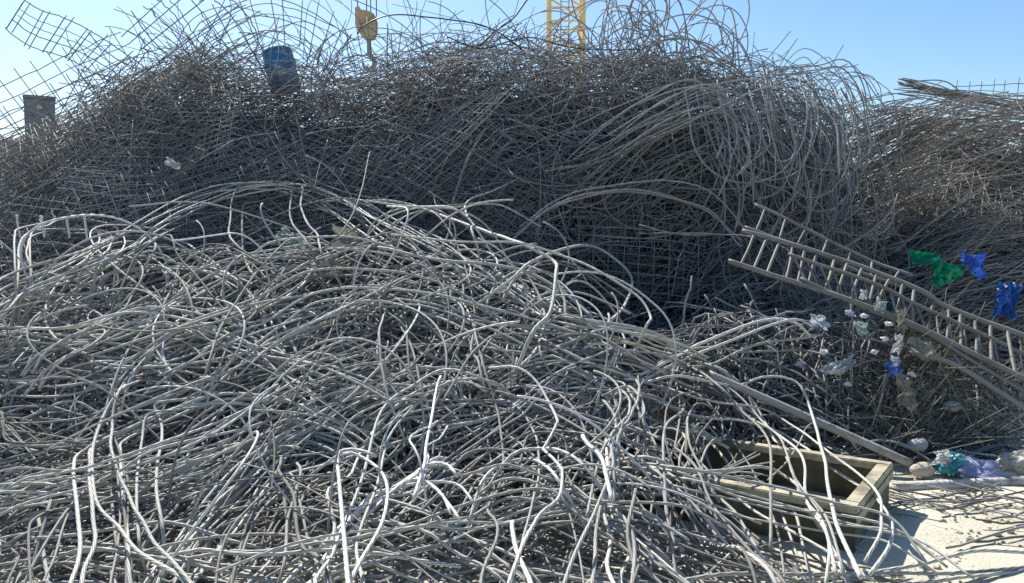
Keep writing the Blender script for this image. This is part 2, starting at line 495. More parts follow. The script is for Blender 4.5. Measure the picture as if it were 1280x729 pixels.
B(9, .05, .12, [(300, 765), (309, 729), (319, 672), (356, 618), (372, 585)], .011)
B(1, .01, .2, [(356, 610), (356, 632), (360, 672), (390, 699), (410, 715)], .013, 'strand_pale')
B(2, .02, .1, [(330, 620), (360, 629), (430, 639), (500, 655)])
B(2, .02, .2, [(366, 575), (370, 592), (390, 686), (397, 719), (400, 760)], .012)
B(8, .06, .06, [(120, 690), (220, 700), (320, 710), (430, 712), (540, 705)], .012)
B(7, .06, .06, [(-20, 715), (80, 700), (160, 710), (260, 725), (360, 740)], .011)
B(2, .02, .15, [(28, 625), (30, 639), (32, 682), (44, 729), (50, 760)], .012, 'strand_pale')
B(6, .05, .12, [(30, 760), (40, 729), (80, 650), (130, 610), (180, 585)])
B(4, .05, .15, [(240, 765), (260, 700), (290, 660), (335, 625), (400, 600)])
# bottom middle
B(1, .008, .42, [(551, 470), (546, 484), (541, 520), (533, 560), (531, 578), (522, 605), (516, 622)], .015, 'strand_pale', 'thick pale cable standing upright above the frayed end')
B(2, .02, .38, [(545, 500), (528, 545), (526, 570), (530, 600), (521, 612)], .008, 'strand_pale', 'thin wire peeling off the thick pale upright cable')
B(1, .005, .40, [(508, 604), (536, 582), (552, 580), (562, 583), (571, 595)], .011, 'strand_pale', 'topmost splayed wire of the frayed end, curling right')
B(1, .005, .40, [(508, 606), (534, 602), (556, 602), (575, 607), (593, 630)], .009, 'strand_pale', 'longest splayed wire of the frayed end, drooping right')
B(1, .005, .40, [(516, 600), (530, 603), (548, 615), (565, 634), (576, 649)], .010, 'strand_pale', 'splayed wire of the frayed end pointing straight down right')
B(1, .005, .40, [(518, 596), (538, 605), (553, 620), (563, 642)], .009, 'strand_pale', 'shortest drooping wire of the frayed end')
B(1, .01, .35, [(380, 600, .05), (425, 568), (449, 570), (475, 588), (485, 612), (479, 652), (452, 699), (430, 740)], .013, 'strand_pale', 'hoop of cable bowing over the lower middle')
B(3, .025, .28, [(420, 765), (425, 729), (432, 672), (459, 602), (486, 528), (519, 491), (560, 473), (610, 480), (650, 500, .05)], .012)
B(3, .03, .28, [(580, 470), (613, 484), (640, 504), (657, 538), (664, 582), (660, 625), (654, 666), (640, 729), (630, 765)], .011)
B(3, .03, .22, [(550, 640), (586, 605), (613, 585), (654, 580), (687, 588), (724, 615), (760, 660, .05)], .012)
B(3, .03, .2, [(580, 615), (627, 608), (674, 608), (728, 629), (775, 642), (855, 649), (930, 670)], .012)
B(12, .05, .15, [(350, 725), (425, 706), (526, 682), (593, 666), (667, 649), (711, 649), (748, 666), (795, 692), (850, 720)], .010)
B(1, .01, .25, [(640, 652), (640, 662), (647, 692), (664, 729), (672, 760)], .014, 'strand_pale', 'pale stub leaning left at the bottom edge')
B(2, .02, .3, [(765, 460), (771, 484), (775, 511), (758, 595), (748, 645), (734, 706), (725, 750)], .012)
B(2, .025, .35, [(770, 520), (771, 561), (775, 612), (781, 645), (778, 686), (798, 726), (810, 760)], .014, 'strand_pale', 'pale kinked cable running down to the bottom edge')
B(3, .025, .25, [(770, 600), (781, 625), (795, 672), (808, 713), (800, 745)], .011)
B(2, .02, .3, [(770, 470), (795, 484), (805, 528), (775, 561), (770, 620)], .011)
B(5, .03, .12, [(380, 625), (432, 639), (526, 672), (573, 689), (640, 716), (700, 745)], .011)
B(1, .01, .3, [(650, 580), (660, 545), (684, 540), (707, 545), (711, 570), (715, 610)], .013)
B(1, .01, .3, [(560, 590), (585, 566), (613, 561), (655, 566)], .010)
B(1, .01, .35, [(728, 545), (734, 555), (751, 571), (758, 595), (765, 625)], .014, 'strand_pale', 'short pale cable poking left above the black hollow')
B(9, .07, .1, [(480, 640), (560, 590), (640, 540), (700, 500), (760, 470)])
B(9, .06, .1, [(560, 700), (600, 640), (660, 580), (720, 540), (790, 500)])
B(8, .06, .1, [(590, 470), (640, 530), (690, 570), (740, 600), (820, 640)])
B(8, .07, .05, [(540, 729), (640, 712), (740, 715), (840, 722), (900, 735)], .011)
B(7, .06, .1, [(430, 560), (500, 520), (580, 505), (660, 510), (750, 540)])
B(6, .06, .1, [(440, 620), (520, 560), (600, 520), (680, 470), (740, 440)])
B(5, .05, .15, [(660, 640), (700, 590), (735, 540), (770, 500), (800, 470)])
# right shoulder: fan falling over the steel box
B(8, .05, .14, [(560, 400), (690, 425), (790, 440), (850, 465), (900, 480), (930, 500)])
B(5, .05, .18, [(690, 430), (760, 430), (850, 470), (917, 500), (951, 540)])
B(1, .01, .35, [(800, 480, .1), (850, 470), (917, 482), (951, 472), (978, 472), (1001, 484), (1018, 524), (1028, 568), (1038, 618), (1052, 672), (1074, 722)], .013, 'strand_pale', 'pale bowed cable falling across the steel box to the ground')
B(2, .02, .3, [(800, 470, .1), (884, 511), (951, 521), (998, 545), (1038, 571), (1085, 602), (1102, 629), (1107, 652), (1099, 679), (1072, 706)], .011, 'strand', 'cable arching over the corner of the steel box')
B(3, .025, .25, [(740, 580, .05), (800, 590), (850, 598), (894, 598), (951, 592), (971, 595), (991, 618), (1011, 645), (1038, 699)], .011)
B(4, .03, .2, [(790, 540), (850, 595), (880, 625), (924, 672), (961, 719), (980, 745)], .012)
B(5, .025, .3, [(760, 565, .05), (850, 598), (934, 618), (1035, 642), (1119, 659), (1186, 686)], .009)
B(3, .03, .3, [(850, 440, .1), (890, 462), (917, 484), (951, 528), (985, 565), (1001, 608), (1025, 652), (1042, 692)], .011)
B(2, .03, .25, [(830, 470, .1), (887, 514), (924, 548), (964, 588), (978, 645), (990, 690)], .010)
B(1, .01, .3, [(960, 600), (985, 575), (1000, 552), (1008, 535), (1021, 526), (1045, 533)], .007)
B(5, .03, .1, [(800, 735), (900, 733), (1052, 724), (1153, 714), (1220, 704), (1300, 688)], .012, 'strand', 'twisted cables lying along the ground at the lower right')
B(2, .02, .35, [(790, 462, .1), (850, 445), (870, 438), (951, 408), (991, 405), (1021, 408)], .012, 'strand_pale', 'pale cable reaching right with its end wrapped in pale blue film')
B(2, .02, .3, [(790, 470, .1), (850, 450), (894, 442), (951, 425), (1021, 411)], .012, 'strand_pale')
B(3, .03, .3, [(880, 600), (855, 560), (858, 515), (880, 500), (905, 505), (903, 520), (870, 550), (853, 585)], .009)
B(6, .05, .12, [(800, 520), (840, 545), (870, 590), (910, 640), (960, 690), (1010, 725)], .011)
B(6, .06, .1, [(740, 500), (800, 560), (840, 620), (880, 670), (940, 720)])
B(6, .06, .1, [(700, 560), (770, 590), (830, 640), (880, 690), (930, 730)])
B(5, .06, .1, [(660, 480), (740, 490), (830, 500), (880, 540), (930, 600)])
B(5, .05, .1, [(720, 680), (800, 670), (870, 685), (940, 700), (1010, 715)])
B(9, .06, .05, [(850, 655), (930, 688), (1000, 706), (1060, 722), (1130, 738)], .010)
B(4, .05, .15, [(800, 480), (805, 520), (800, 570), (815, 620), (830, 680)])
B(4, .05, .15, [(850, 480), (860, 530), (850, 580), (835, 640), (830, 700)])
B(4, .05, .12, [(700, 700), (740, 640), (790, 590), (830, 540), (870, 500)])

flow_p, flow_d = [], []
strand_specs = []          # (P, r, mat, label-bits)
for n, spread, lift, pts, r, mat, lab in S_:
    if n in (2, 3):
        spread *= 1.7
    ctrl = np.array([surf(p[0], p[1], (p[2] if len(p) > 2 else lift)) for p in pts])
    # a ray that slips past the heap edge must not jump far away from its neighbours
    for i in range(1, len(ctrl)):
        if abs(ctrl[i, 1] - ctrl[i - 1, 1]) > 0.9:
            ctrl[i] = at(pts[i][0], pts[i][1], ctrl[i - 1, 1] + 0.9 * np.sign(ctrl[i, 1] - ctrl[i - 1, 1]))
    ctrl[:, 2] = np.maximum(ctrl[:, 2], 0.03)
    for i in range(len(ctrl) - 1):
        flow_p.append((ctrl[i] + ctrl[i + 1]) / 2)
        flow_d.append(ctrl[i + 1] - ctrl[i])
    for k in range(n):
        C = ctrl.copy()
        if n > 1:
            o = rng.normal(size=3) * spread
            kn = rng.normal(size=(3, 3)) * spread * 1.35
            tt = np.linspace(0, 2, len(C))
            w = np.stack([np.interp(tt, [0, 1, 2], kn[:, a_]) for a_ in range(3)], 1) + rng.normal(size=(len(C), 3)) * spread * 0.28
            C = C + o + w
            C[:, 2] -= 0.3 * abs(rng.normal()) * spread
            # uneven ends
            a = rng.uniform(0.0, 0.6); e = rng.uniform(0.0, 0.6)
            C[0] = C[0] + (C[1] - C[0]) * (a - 0.3)
            C[-1] = C[-1] + (C[-2] - C[-1]) * (e - 0.3)
            C[0, 2] -= 0.08; C[-1, 2] -= 0.08
        C[:, 2] = np.maximum(C[:, 2], 0.02)
        P = spline(C, 0.045, 0.006 if n > 1 else 0.003)
        if n > 1 or not lab:
            for _ in range(rng.integers(0, 2)):      # kinks left by the wrecking
                c_ = rng.uniform(.1, .9) * len(P); wd = rng.uniform(4, 9)
                P += np.clip(1 - np.abs(np.arange(len(P)) - c_) / wd, 0, 1)[:, None] * rng.normal(size=3) * 0.045
        P[:, 2] = np.maximum(P[:, 2], 0.012)
        rk = 0.70 + 0.26 * float(sstep(4.2, 6.6, P[:, 1].mean()))
        strand_specs.append((P, r * rk * rng.uniform(0.8, 1.15), mat, lab))
# springy single loops standing free of the front heap
nl = 0
while nl < 160:
    px = rng.uniform(-20, 900); py = rng.uniform(300, 700)
    if px < 520 and py > 500 and rng.random() < .85:
        continue
    p = surf(px, py, 0.05, lambda x, y: Hfore(x, y))
    if p[1] > 7.2 or Hfore(p[0], p[1]) < 0.05:
        continue
    L = rng.uniform(1.3, 4.6); n = int(L / .045); s_ = np.linspace(0, 1, n)
    rad = rng.uniform(.35, 1.2)
    th = rng.uniform(0, 6.3) + np.cumsum((1 + .8 * np.sin(s_ * rng.uniform(2, 6) + rng.random() * 6)) / rad * rng.choice([-1, 1])) * L / n
    a_ = np.cumsum(np.cos(th)) * L / n; b_ = np.cumsum(np.sin(th)) * L / n
    a_ -= a_.mean(); b_ -= b_.mean()
    phi = rng.uniform(.15, 1.2); yaw = rng.normal() * .5
    bx_, bz_ = b_ * math.cos(phi), b_ * math.sin(phi)
    x = p[0] + a_ * math.cos(yaw) - bx_ * math.sin(yaw); y = p[1] + a_ * math.sin(yaw) + bx_ * math.cos(yaw)
    hz = np.maximum(Hfore(x, np.clip(y, 3.4, 7.0)), 0)
    z = p[2] + bz_ + 0.05 * np.sin(s_ * 9 + rng.random() * 6)
    z = np.maximum(z, hz - .12); z = np.minimum(z, hz + .55)
    z = np.convolve(np.pad(z, 6, mode='edge'), np.ones(13) / 13, mode='valid')
    if bool(((x - 1.45) ** 2 + (y - 4.6) ** 2 < .6).any()) or (x > 1.3).any() or (y < 3.2).any():
        continue
    P = np.stack([x, y, np.maximum(z, .02)], 1)
    strand_specs.append((P, rng.uniform(.006, .0095) * (0.76 + 0.24 * float(sstep(4.2, 6.6, y.mean()))), 'strand' if rng.random() < .85 else 'strand_pale', None))
    nl += 1
flow_p = np.array(flow_p); flow_d = np.array(flow_d)
print('traced strands', len(strand_specs))


def region_words(px, py):
    h = 'left' if px < 330 else 'middle' if px < 700 else 'right'
    v = 'upper' if py < 400 else 'middle' if py < 560 else 'lower'
    return f'{v} {h}' if (v, h) != ('middle', 'middle') else 'centre'


def unit(v):
    return v / (np.linalg.norm(v) + 1e-9)


# extra strands that follow the flow of the traced ones, lower in the heap
fill = []
BOX_C = ground_at(1070, 704)[:2]


def in_box(x, y):
    dx_, dy_ = x - BOX_C[0], y - BOX_C[1]
    u_ = dx_ * -0.82 + dy_ * 0.57; v_ = dx_ * 0.57 + dy_ * 0.82
    return (u_ > -0.15) & (u_ < 1.35) & (v_ > -0.30) & (v_ < 0.98)


while len(fill) < 820:
    px = rng.uniform(-60, 930); py = rng.uniform(300, 745)
    p = surf(px, py, 0.0, Hfore)
    if Hfore(p[0], p[1]) < 0.015 or p[1] > 7.3:
        continue
    if px < 520 and py > 520 and rng.random() < .35:
        continue
    if wob(p[0], p[1], 3.3, 5.0) + 0.5 * wob(p[0], p[1], 7.0, 2.0) < 0.25 * rng.normal() - 0.12:
        continue          # leaves the hollows the heap has
    d2 = ((flow_p - p) ** 2).sum(1)
    j = np.argsort(d2)[rng.integers(0, 5)]
    if py < 310 + 230 * rng.random() and rng.random() < 0.9:
        continue
    th = math.atan2(flow_d[j][1], flow_d[j][0]) + rng.normal() * (0.3 if rng.random() < 0.55 else 1.3)
    L = rng.uniform(1.6, 5.0)
    n = 34
    kappa = rng.normal() * (0.3 if rng.random() < .75 else 1.1)
    q = np.array([p[0], p[1]])
    s = np.linspace(-0.5, 0.5, n) * L
    ang = th + kappa * s + rng.normal() * 0.3 * np.sin(s / L * 6 + rng.random() * 6)
    dx = np.cos(ang) * L / (n - 1); dy = np.sin(ang) * L / (n - 1)
    x = p[0] + np.cumsum(dx) - np.cumsum(dx)[n // 2]
    y = p[1] + np.cumsum(dy) - np.cumsum(dy)[n // 2]
    if in_box(x, y).any() and rng.random() < 0.97:
        continue
    base = rng.uniform(-0.42, 0.05)
    arch = rng.exponential(0.07) * np.sin(np.linspace(0, math.pi, n)) ** 1.5
    z = np.maximum(Hfore(x, y), 0) + base + arch + 0.015 * np.sin(np.linspace(0, rng.uniform(3, 9), n) + rng.random() * 6)
    z = np.convolve(np.pad(z, 2, mode='edge'), np.ones(5) / 5, mode='valid')
    P = np.stack([x, y, np.maximum(z, 0.012 + 0.02 * rng.random())], 1)
    fill.append((P, rng.uniform(0.005, 0.0085) * (0.72 + 0.28 * float(sstep(4.2, 6.6, p[1]))), base))

# individuals: the traced strands, capped at the 300 that show largest; the rest is one mass
def shown(P, r):
    px, py, dz = project(P)
    ok = (px > 0) & (px < 1280) & (py > 0) & (py < 729)
    seg = np.hypot(np.diff(px), np.diff(py)) * ok[1:]
    return float(np.sum(seg * r * F / dz[1:]))


sizes = np.array([shown(P, r) + (1e6 if lab else 0) for P, r, m_, lab in strand_specs])
order = np.argsort(-sizes)
keep = set(order[:300].tolist())
rest = {'strand': [], 'strand_pale': []}
hero_no = {}
for i, (P, r, mat, lab) in enumerate(strand_specs):
    if i not in keep:
        n = 40
        idx = np.linspace(0, len(P) - 1, n)
        Pr = np.stack([np.interp(idx, np.arange(len(P)), P[:, a]) for a in range(3)], 1)
        rest[mat].append((Pr, r))
        continue
    o = wire_obj('steel_strand', P, r, 8, M[mat])
    px, py, _ = project(P)
    cx, cy = np.median(px), np.median(py)
    if lab:
        tag(o, 'twisted steel cable, ' + lab, 'cable')
        o['group'] = 'twisted steel cables, ' + lab
    else:
        reg = region_words(cx, cy)
        span = abs(px[-1] - px[0]) > 1.3 * abs(py[-1] - py[0])
        run = 'lying crosswise' if span else 'running upslope'
        shade = 'pale' if mat == 'strand_pale' else 'grey'
        tag(o, f'{shade} twisted steel cable {run}, {reg} of front heap', 'cable',
            f'{shade} steel cables {run} in the {reg} of the front heap')

tn = rng.random
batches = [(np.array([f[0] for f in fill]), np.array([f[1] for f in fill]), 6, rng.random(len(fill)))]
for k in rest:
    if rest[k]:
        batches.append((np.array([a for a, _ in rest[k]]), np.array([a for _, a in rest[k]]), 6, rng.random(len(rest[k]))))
o = link('steel_strand_tangle', wires_mesh('steel_strand_tangle', batches), M['shaded_strand'])  # lower layer carries the shade of the hollows in its colour
tag(o, 'countless grey twisted steel cables tangled beneath the topmost ones of the front heap', 'cable tangle', kind='stuff')


# ------------------------------------------------------------------ back heap: rebar, mesh panels
def slope_frame(fn, x, y, e=0.25):
    gx = np.clip((fn(x + e, y) - fn(x - e, y)) / (2 * e), -0.5, 0.5)
    gy = (fn(x, y + e) - fn(x, y - e)) / (2 * e)
    tx = unit(np.array([1, 0, float(gx)])); ty = unit(np.array([0, 1, float(gy)]))
    nrm = unit(np.cross(tx, ty))
    return tx, unit(np.cross(nrm, tx)), nrm


def back_bar(px, py, fn, ang, L, off, tilt, bend, n=8):
    p = surf(px, py, 0.0, fn)
    tx, ty, nn = slope_frame(fn, p[0], p[1])
    d = unit(tx * math.cos(ang) + ty * math.sin(ang) + nn * tilt)
    side = unit(np.cross(d, nn))
    s = np.linspace(-0.5, 0.5, n)
    bn = rng.normal() * bend; bs = rng.normal() * bend
    P = p + nn * off + np.outer(s * L, d) - np.outer((s * 2) ** 2, nn) * abs(bn) * L * 0.25 + np.outer(np.sin(s * rng.uniform(2, 5) + rng.random() * 6), side) * bs * L * 0.2
    P += rng.normal(size=(n, 3)) * 0.006
    return P


back = []      # (P, r)
while len(back) < 5000:
    px = rng.uniform(-60, 1110); py = rng.uniform(60, 440)
    p = surf(px, py, 0.0, Hback)
    if p[1] > 10.19 or Hback(p[0], p[1]) < 0.15 or p[1] < 6.7:
        continue
    if Hfore(p[0], p[1]) > Hback(p[0], p[1]) + 0.25 and rng.random() < 0.8:
        continue
    u = rng.random()
    if 640 < px < 930 and py > 265 and u < 0.55:
        continue
    if px < 340 and u < 0.4:
        continue
    u = rng.random()
    if px < 420:
        ang = rng.choice([0.45, -0.35, 0.1, 1.4], p=[.4, .3, .2, .1]) + rng.normal() * 0.25
        bend = 0.25
    elif px < 720:
        ang = rng.choice([0.9, -0.5, 0.2, 1.5], p=[.35, .25, .25, .15]) + rng.normal() * 0.35
        bend = 0.35
    elif px < 960:
        ang = rng.choice([0.8, -0.2, 0.15, 1.6], p=[.35, .25, .25, .15]) + rng.normal() * 0.35
        bend = 0.6
    else:
        ang = rng.choice([1.5, -1.1, 0.6], p=[.45, .35, .2]) + rng.normal() * 0.3
        bend = 0.7
    L = rng.uniform(0.4, 2.6)
    off = rng.uniform(-0.5, 0.08) + (rng.uniform(0.05, 0.28) if u > 0.9 else 0)
    back.append((back_bar(px, py, Hback, ang, L, off, rng.normal() * 0.22, bend), rng.uniform(0.0028, 0.006)))

for i in range(420):      # wandering curved wires among the straight bars
    px = rng.uniform(330, 1070); py = rng.uniform(70, 330)
    p = surf(px, py, 0.0, Hback)
    if p[1] > 10.19:
        continue
    tx, ty, nn = slope_frame(Hback, p[0], p[1])
    n = 24; L = rng.uniform(.9, 3.2); s_ = np.linspace(0, 1, n)
    th = rng.uniform(0, 6.3) + np.cumsum((1 + .8 * np.sin(s_ * rng.uniform(2, 7) + rng.random() * 6)) / rng.uniform(.3, 1.0) * rng.choice([-1, 1])) * L / n
    a_ = np.cumsum(np.cos(th)) * L / n; b_ = np.cumsum(np.sin(th)) * L / n
    tl = rng.normal() * .5
    P = p + np.outer(a_ - a_.mean(), tx) + np.outer(b_ - b_.mean(), unit(ty + nn * tl)) + nn * rng.uniform(-.2, .2) + np.outer(np.sin(s_ * 8 + i), nn) * .04
    back.append((P, rng.uniform(.0035, .0075)))

crest = []     # bars that make the ragged skyline
while len(crest) < 1000:
    px = rng.uniform(-40, 1085)
    cy = float(np.interp((px - 640) / F * 10.2, CRX, 300 - (CRZ - 1.6) * F / 10.2))
    if px < 110 and rng.random() < .75:
        continue
    p = at(px, cy + rng.uniform(-8, 50), rng.uniform(9.2, 10.8))
    L = rng.uniform(0.5, 1.9)
    a = rng.normal() * 0.45 + rng.choice([0, 0.5, -0.4]); yaw = rng.normal() * 0.7
    d = np.array([math.cos(a) * math.cos(yaw), math.sin(yaw) * math.cos(a), math.sin(a)])
    s = np.linspace(-0.5, 0.5, 9)
    P = p + np.outer(s * L, d) - np.outer((2 * s) ** 2, [0, 0, 1]) * rng.exponential(0.12) * L
    P += np.outer(np.sin(s * 4 + rng.random() * 6), rng.normal(size=3)) * 0.05
    crest.append((P, rng.uniform(0.0035, 0.006)))

stub = []      # dark short bent bars between the cables and the ladders
while len(stub) < 900:
    px = rng.uniform(810, 1290); py = rng.uniform(380, 590)
    p = surf(px, py, 0.0, lambda x, y: np.maximum(Hstub(x, y), Hfore(x, y) * 0))
    if p[1] > 9 or Hstub(p[0], p[1]) < 0.02:
        continue
    ang = rng.uniform(0, math.pi)
    P = back_bar(px, py, Hstub, ang, rng.uniform(0.25, 1.1), rng.uniform(-0.3, 0.12), rng.normal() * 0.35, 0.5)
    P[:, 2] = np.maximum(P[:, 2], 0.015)
    if rng.random() < 0.35:      # hooked end
        e = unit(np.array([rng.normal() * 0.3, rng.normal() * 0.3, -1]))
        P[-2:] = P[-3] + np.outer([0.04, 0.13], e) + (P[-3] - P[-4]) * 0.25
    stub.append((P, rng.uniform(0.005, 0.009)))

right = []
while len(right) < 2600:
    px = rng.uniform(1060, 1320); py = rng.uniform(125, 400)
    p = surf(px, py, 0.0, Hright)
    if p[1] > 13 or Hright(p[0], p[1]) < 0.1:
        continue
    ang = rng.choice([0.35, 0.55, -0.45, 1.4], p=[.4, .25, .25, .1]) + rng.normal() * 0.15
    P_ = back_bar(px, py, Hright, ang, rng.uniform(0.5, 2.4), rng.uniform(-0.45, 0.12), rng.normal() * 0.1, 0.15)
    if project(P_)[1].min() < 113 - 8 * rng.random() and rng.random() < .96:
        continue
    right.append((P_, rng.uniform(0.004, 0.007)))


def emit_bars(bars, n_each, name, mat, label_fn, cat, rest_label, sides=5):
    sz = np.array([shown(P, r) * (1 + 0.5 * rng.random()) for P, r in bars])
    order = np.argsort(-sz)
    for i in order[:n_each]:
        P, r = bars[i]
        o = wire_obj(name, P, r, 6, mat)
        px, py, _ = project(P)
        lab, grp = label_fn(np.mean(px), np.mean(py))
        tag(o, lab, cat, grp)
    ridx = order[n_each:]
    groups = {}
    for i in ridx:
        groups.setdefault(len(bars[i][0]), []).append(i)
    bt = [(np.array([bars[i][0] for i in g_]), np.array([bars[i][1] for i in g_]), sides, rng.random(len(g_))) for g_ in groups.values()]
    o = link(name + '_tangle', wires_mesh(name + '_tangle', bt), mat)
    tag(o, rest_label, cat + ' tangle', kind='stuff')


def lab_back(px, py):
    h = 'left' if px < 420 else 'middle' if px < 760 else 'right'
    v = 'crest' if py < 130 else 'upper face' if py < 230 else 'lower face'
    return (f'long thin weathered rebar caught in the {v} of the tall back heap, {h} third',
            f'loose rebars on the {v} of the back heap, {h} third')


emit_bars(back + crest, 150, 'rebar', M['rebar'], lab_back, 'rebar', 'countless thin weathered rebars matted together in the tall back heap')
emit_bars(stub, 90, 'bent_rebar', M['rebar'], lambda px, py: (
    'short dark bent rebar in the low heap between steel box and rebar ladders' if px < 1080 else 'short dark bent rebar lying beneath the rebar ladders at the right',
    'short bent rebars left of the ladders' if px < 1080 else 'short bent rebars beneath the ladders'), 'rebar',
    'countless short dark bent rebars in the low heap below the ladders')
emit_bars(right, 60, 'rusty_rebar', M['rebar_rust'], lambda px, py: (
    'long rusty brown rebar in the far right heap, ' + ('near its top' if py < 220 else 'near its foot'),
    'rusty rebars of the far right heap, ' + ('near its top' if py < 220 else 'near its foot')), 'rebar',
    'countless rusty brown rebars stacked in the far right heap')


# welded mesh panels ---------------------------------------------------------
def mesh_panel(p, d1, d2, nn, L1, L2, sp1, sp2, curl, r, mat, name='rebar_mesh_panel', twist=0.0, overlap=0.06, jit=0.006, parts=False):
    """grid of bars; d1 long direction, d2 across; curls about d2 by curl (radians)."""
    def pt(a, b_):
        if abs(curl) > 1e-3:
            R_ = L1 / curl
            th = a / R_
            q = d1 * (R_ * math.sin(th)) - nn * (R_ * (1 - math.cos(th)))
        else:
            q = d1 * a
        return p + q + d2 * b_ + nn * (twist * a * b_)
    la, lb = [], []
    n2 = max(2, int(round(L2 / sp2)) + 1); n1 = max(2, int(round(L1 / sp1)) + 1)
    for b_ in np.linspace(-L2 / 2, L2 / 2, n2):
        la.append([pt(a, b_) for a in np.linspace(-L1 / 2 - overlap, L1 / 2 + overlap, 14)])
    for a in np.linspace(-L1 / 2, L1 / 2, n1):
        lb.append([pt(a, b_) + nn * r * 1.7 for b_ in np.linspace(-L2 / 2 - overlap, L2 / 2 + overlap, 6)])
    la = np.array(la) + rng.normal(size=(len(la), 1, 3)) * jit + rng.normal(size=(len(la), 14, 3)) * jit * 0.4
    lb = np.array(lb) + rng.normal(size=(len(lb), 1, 3)) * jit
    t = rng.random()
    if parts:
        root = empty(name, p)
        for nm, arr in (('long_bar', la), ('cross_bar', lb)):
            for w in arr:
                me = wires_mesh(nm, [((w - p)[None], [r], 6, [rng.random()])])
                link(nm, me, mat, root)
        return root
    me = wires_mesh(name, [(la - p, np.full(len(la), r), 5, np.clip(t + rng.normal(size=len(la)) * .15, 0, 1)),
                           (lb - p, np.full(len(lb), r), 5, np.clip(t + rng.normal(size=len(lb)) * .15, 0, 1))])
    o = link(name, me, mat)
    o.location = p
    return o


def draped_panels(count, rect, fn, angs, mat, label, group, off=(-0.2, 0.1), size=(1.0, 2.2), ymax=10.1, tilt=0.12, r=(0.0035, 0.005)):
    k = 0
    while k < count:
        px = rng.uniform(rect[0], rect[2]); py = rng.uniform(rect[1], rect[3])
        p = surf(px, py, 0.0, fn)
        if p[1] > ymax:
            continue
        tx, ty, nn = slope_frame(fn, p[0], p[1], 0.4)
        nn = unit(nn + rng.normal(size=3) * tilt)
        a = rng.choice(angs) + rng.normal() * 0.15
        d1 = tx * math.cos(a) + ty * math.sin(a); d1 = unit(d1 - nn * (d1 @ nn)); d2 = np.cross(nn, d1)
        o = mesh_panel(p + nn * rng.uniform(*off), d1, d2, nn, rng.uniform(*size), rng.uniform(0.7, 1.4), 0.15, rng.choice([0.1, 0.15]),
                       rng.uniform(-0.1, 0.7), rng.uniform(*r), mat, twist=rng.normal() * 0.1)
        tag(o, label, 'wire mesh', group)
        k += 1


draped_panels(64, (0, 120, 330, 320), Hback, [0.35, -0.3, 0.5], M['rebar'], 'grey rebar mesh sheet layered on the left flank of the back heap', 'mesh sheets on the left flank', off=(-0.12, 0.16), size=(1.4, 3.0), r=(0.0035, 0.0055))
draped_panels(16, (0, 290, 300, 420), Hback, [0.1, 0.0, -0.2], M['rebar'], 'grey rebar mesh sheet showing behind the cable arches at left', 'mesh sheets behind the left cable arches', off=(-0.1, 0.12))
draped_panels(24, (300, 120, 650, 330), Hback, [0.8, -0.4], M['rebar'], 'grey rebar mesh sheet layered in the middle of the back heap', 'mesh sheets in the middle of the back heap', off=(-0.1, 0.16), size=(1.2, 2.6))
draped_panels(5, (640, 230, 830, 400), Hback, [0.02, 0.06], M['rebar'], 'square grid mesh sheet hanging in the dark middle hollow', 'mesh sheets in the dark middle hollow', off=(-0.1, 0.2), tilt=0.05)
draped_panels(40, (1100, 185, 1290, 335), Hright, [0.4, 0.5, -0.4], M['rebar_rust'], 'rusty brown mesh sheet stacked in the far right heap', 'mesh sheets of the far right heap', off=(-0.15, 0.1), ymax=12.7)
draped_panels(7, (-20, 500, 60, 600), Hfore, [0.0], M['rebar'], 'small square mesh sheet under the cables at the left edge', 'mesh sheets under the cables at the left edge', off=(-0.15, -0.02), size=(0.7, 1.0), ymax=8, tilt=0.08)

# mesh sheets sticking into the sky
def patch_panel(A, B_, nr, ts, label, over=0.10, r=0.0062, pair=0.0, parts=False, mat='rebar', jit=0.012):
    """mesh sheet spanned between two curved edges given as pixel + distance"""
    CA = np.array([at(*q_) for q_ in A]); CB = np.array([at(*q_) for q_ in B_])
    def res(C, n=24):
        P = spline(C, 0.03)
        i = np.linspace(0, len(P) - 1, n)
        return np.stack([np.interp(i, np.arange(len(P)), P[:, k_]) for k_ in range(3)], 1)
    PA, PB = res(CA), res(CB)
    la = np.array([PA * (1 - t) + PB * t for t in np.linspace(0, 1, nr)])
    la += rng.normal(size=(nr, 1, 3)) * jit + rng.normal(size=(nr, 24, 3)) * jit * .25
    if jit > .015:
        la += np.sin(np.linspace(0, 1, 24)[None, :, None] * rng.uniform(2, 7, (nr, 1, 3)) + rng.uniform(0, 6, (nr, 1, 3))) * .05
    lb = []
    for t in ts:
        for dt in ((-pair, pair) if pair else (0,)):
            tt = np.clip(t + dt, 0, 1) * 23
            i = int(min(22, tt)); f_ = tt - i
            a_ = PA[i] * (1 - f_) + PA[i + 1] * f_; b2 = PB[i] * (1 - f_) + PB[i + 1] * f_
            o1, o2 = rng.uniform(.3, 1.5, 2) * over
            d_ = unit(b2 - a_)
            k_ = np.linspace(0, 1, 6)[:, None]
            lb.append((a_ - d_ * o1) * (1 - k_) + (b2 + d_ * o2) * k_ + rng.normal(size=3) * jit + np.array([0, -1.8 * r, 0]))
    lb = np.array(lb)
    p = (PA.mean(0) + PB.mean(0)) / 2
    root = empty('rebar_mesh_panel', p)
    for nm, arr in (('long_bar', la), ('cross_bar', lb)):
        for w_ in arr:
            link(nm, wires_mesh(nm, [((w_ - p)[None], [r * rng.uniform(.85, 1.1)], 6, [rng.random() * .7])]), M[mat], root)
    return tag(root, label, 'wire mesh', 'mesh sheets against the sky')


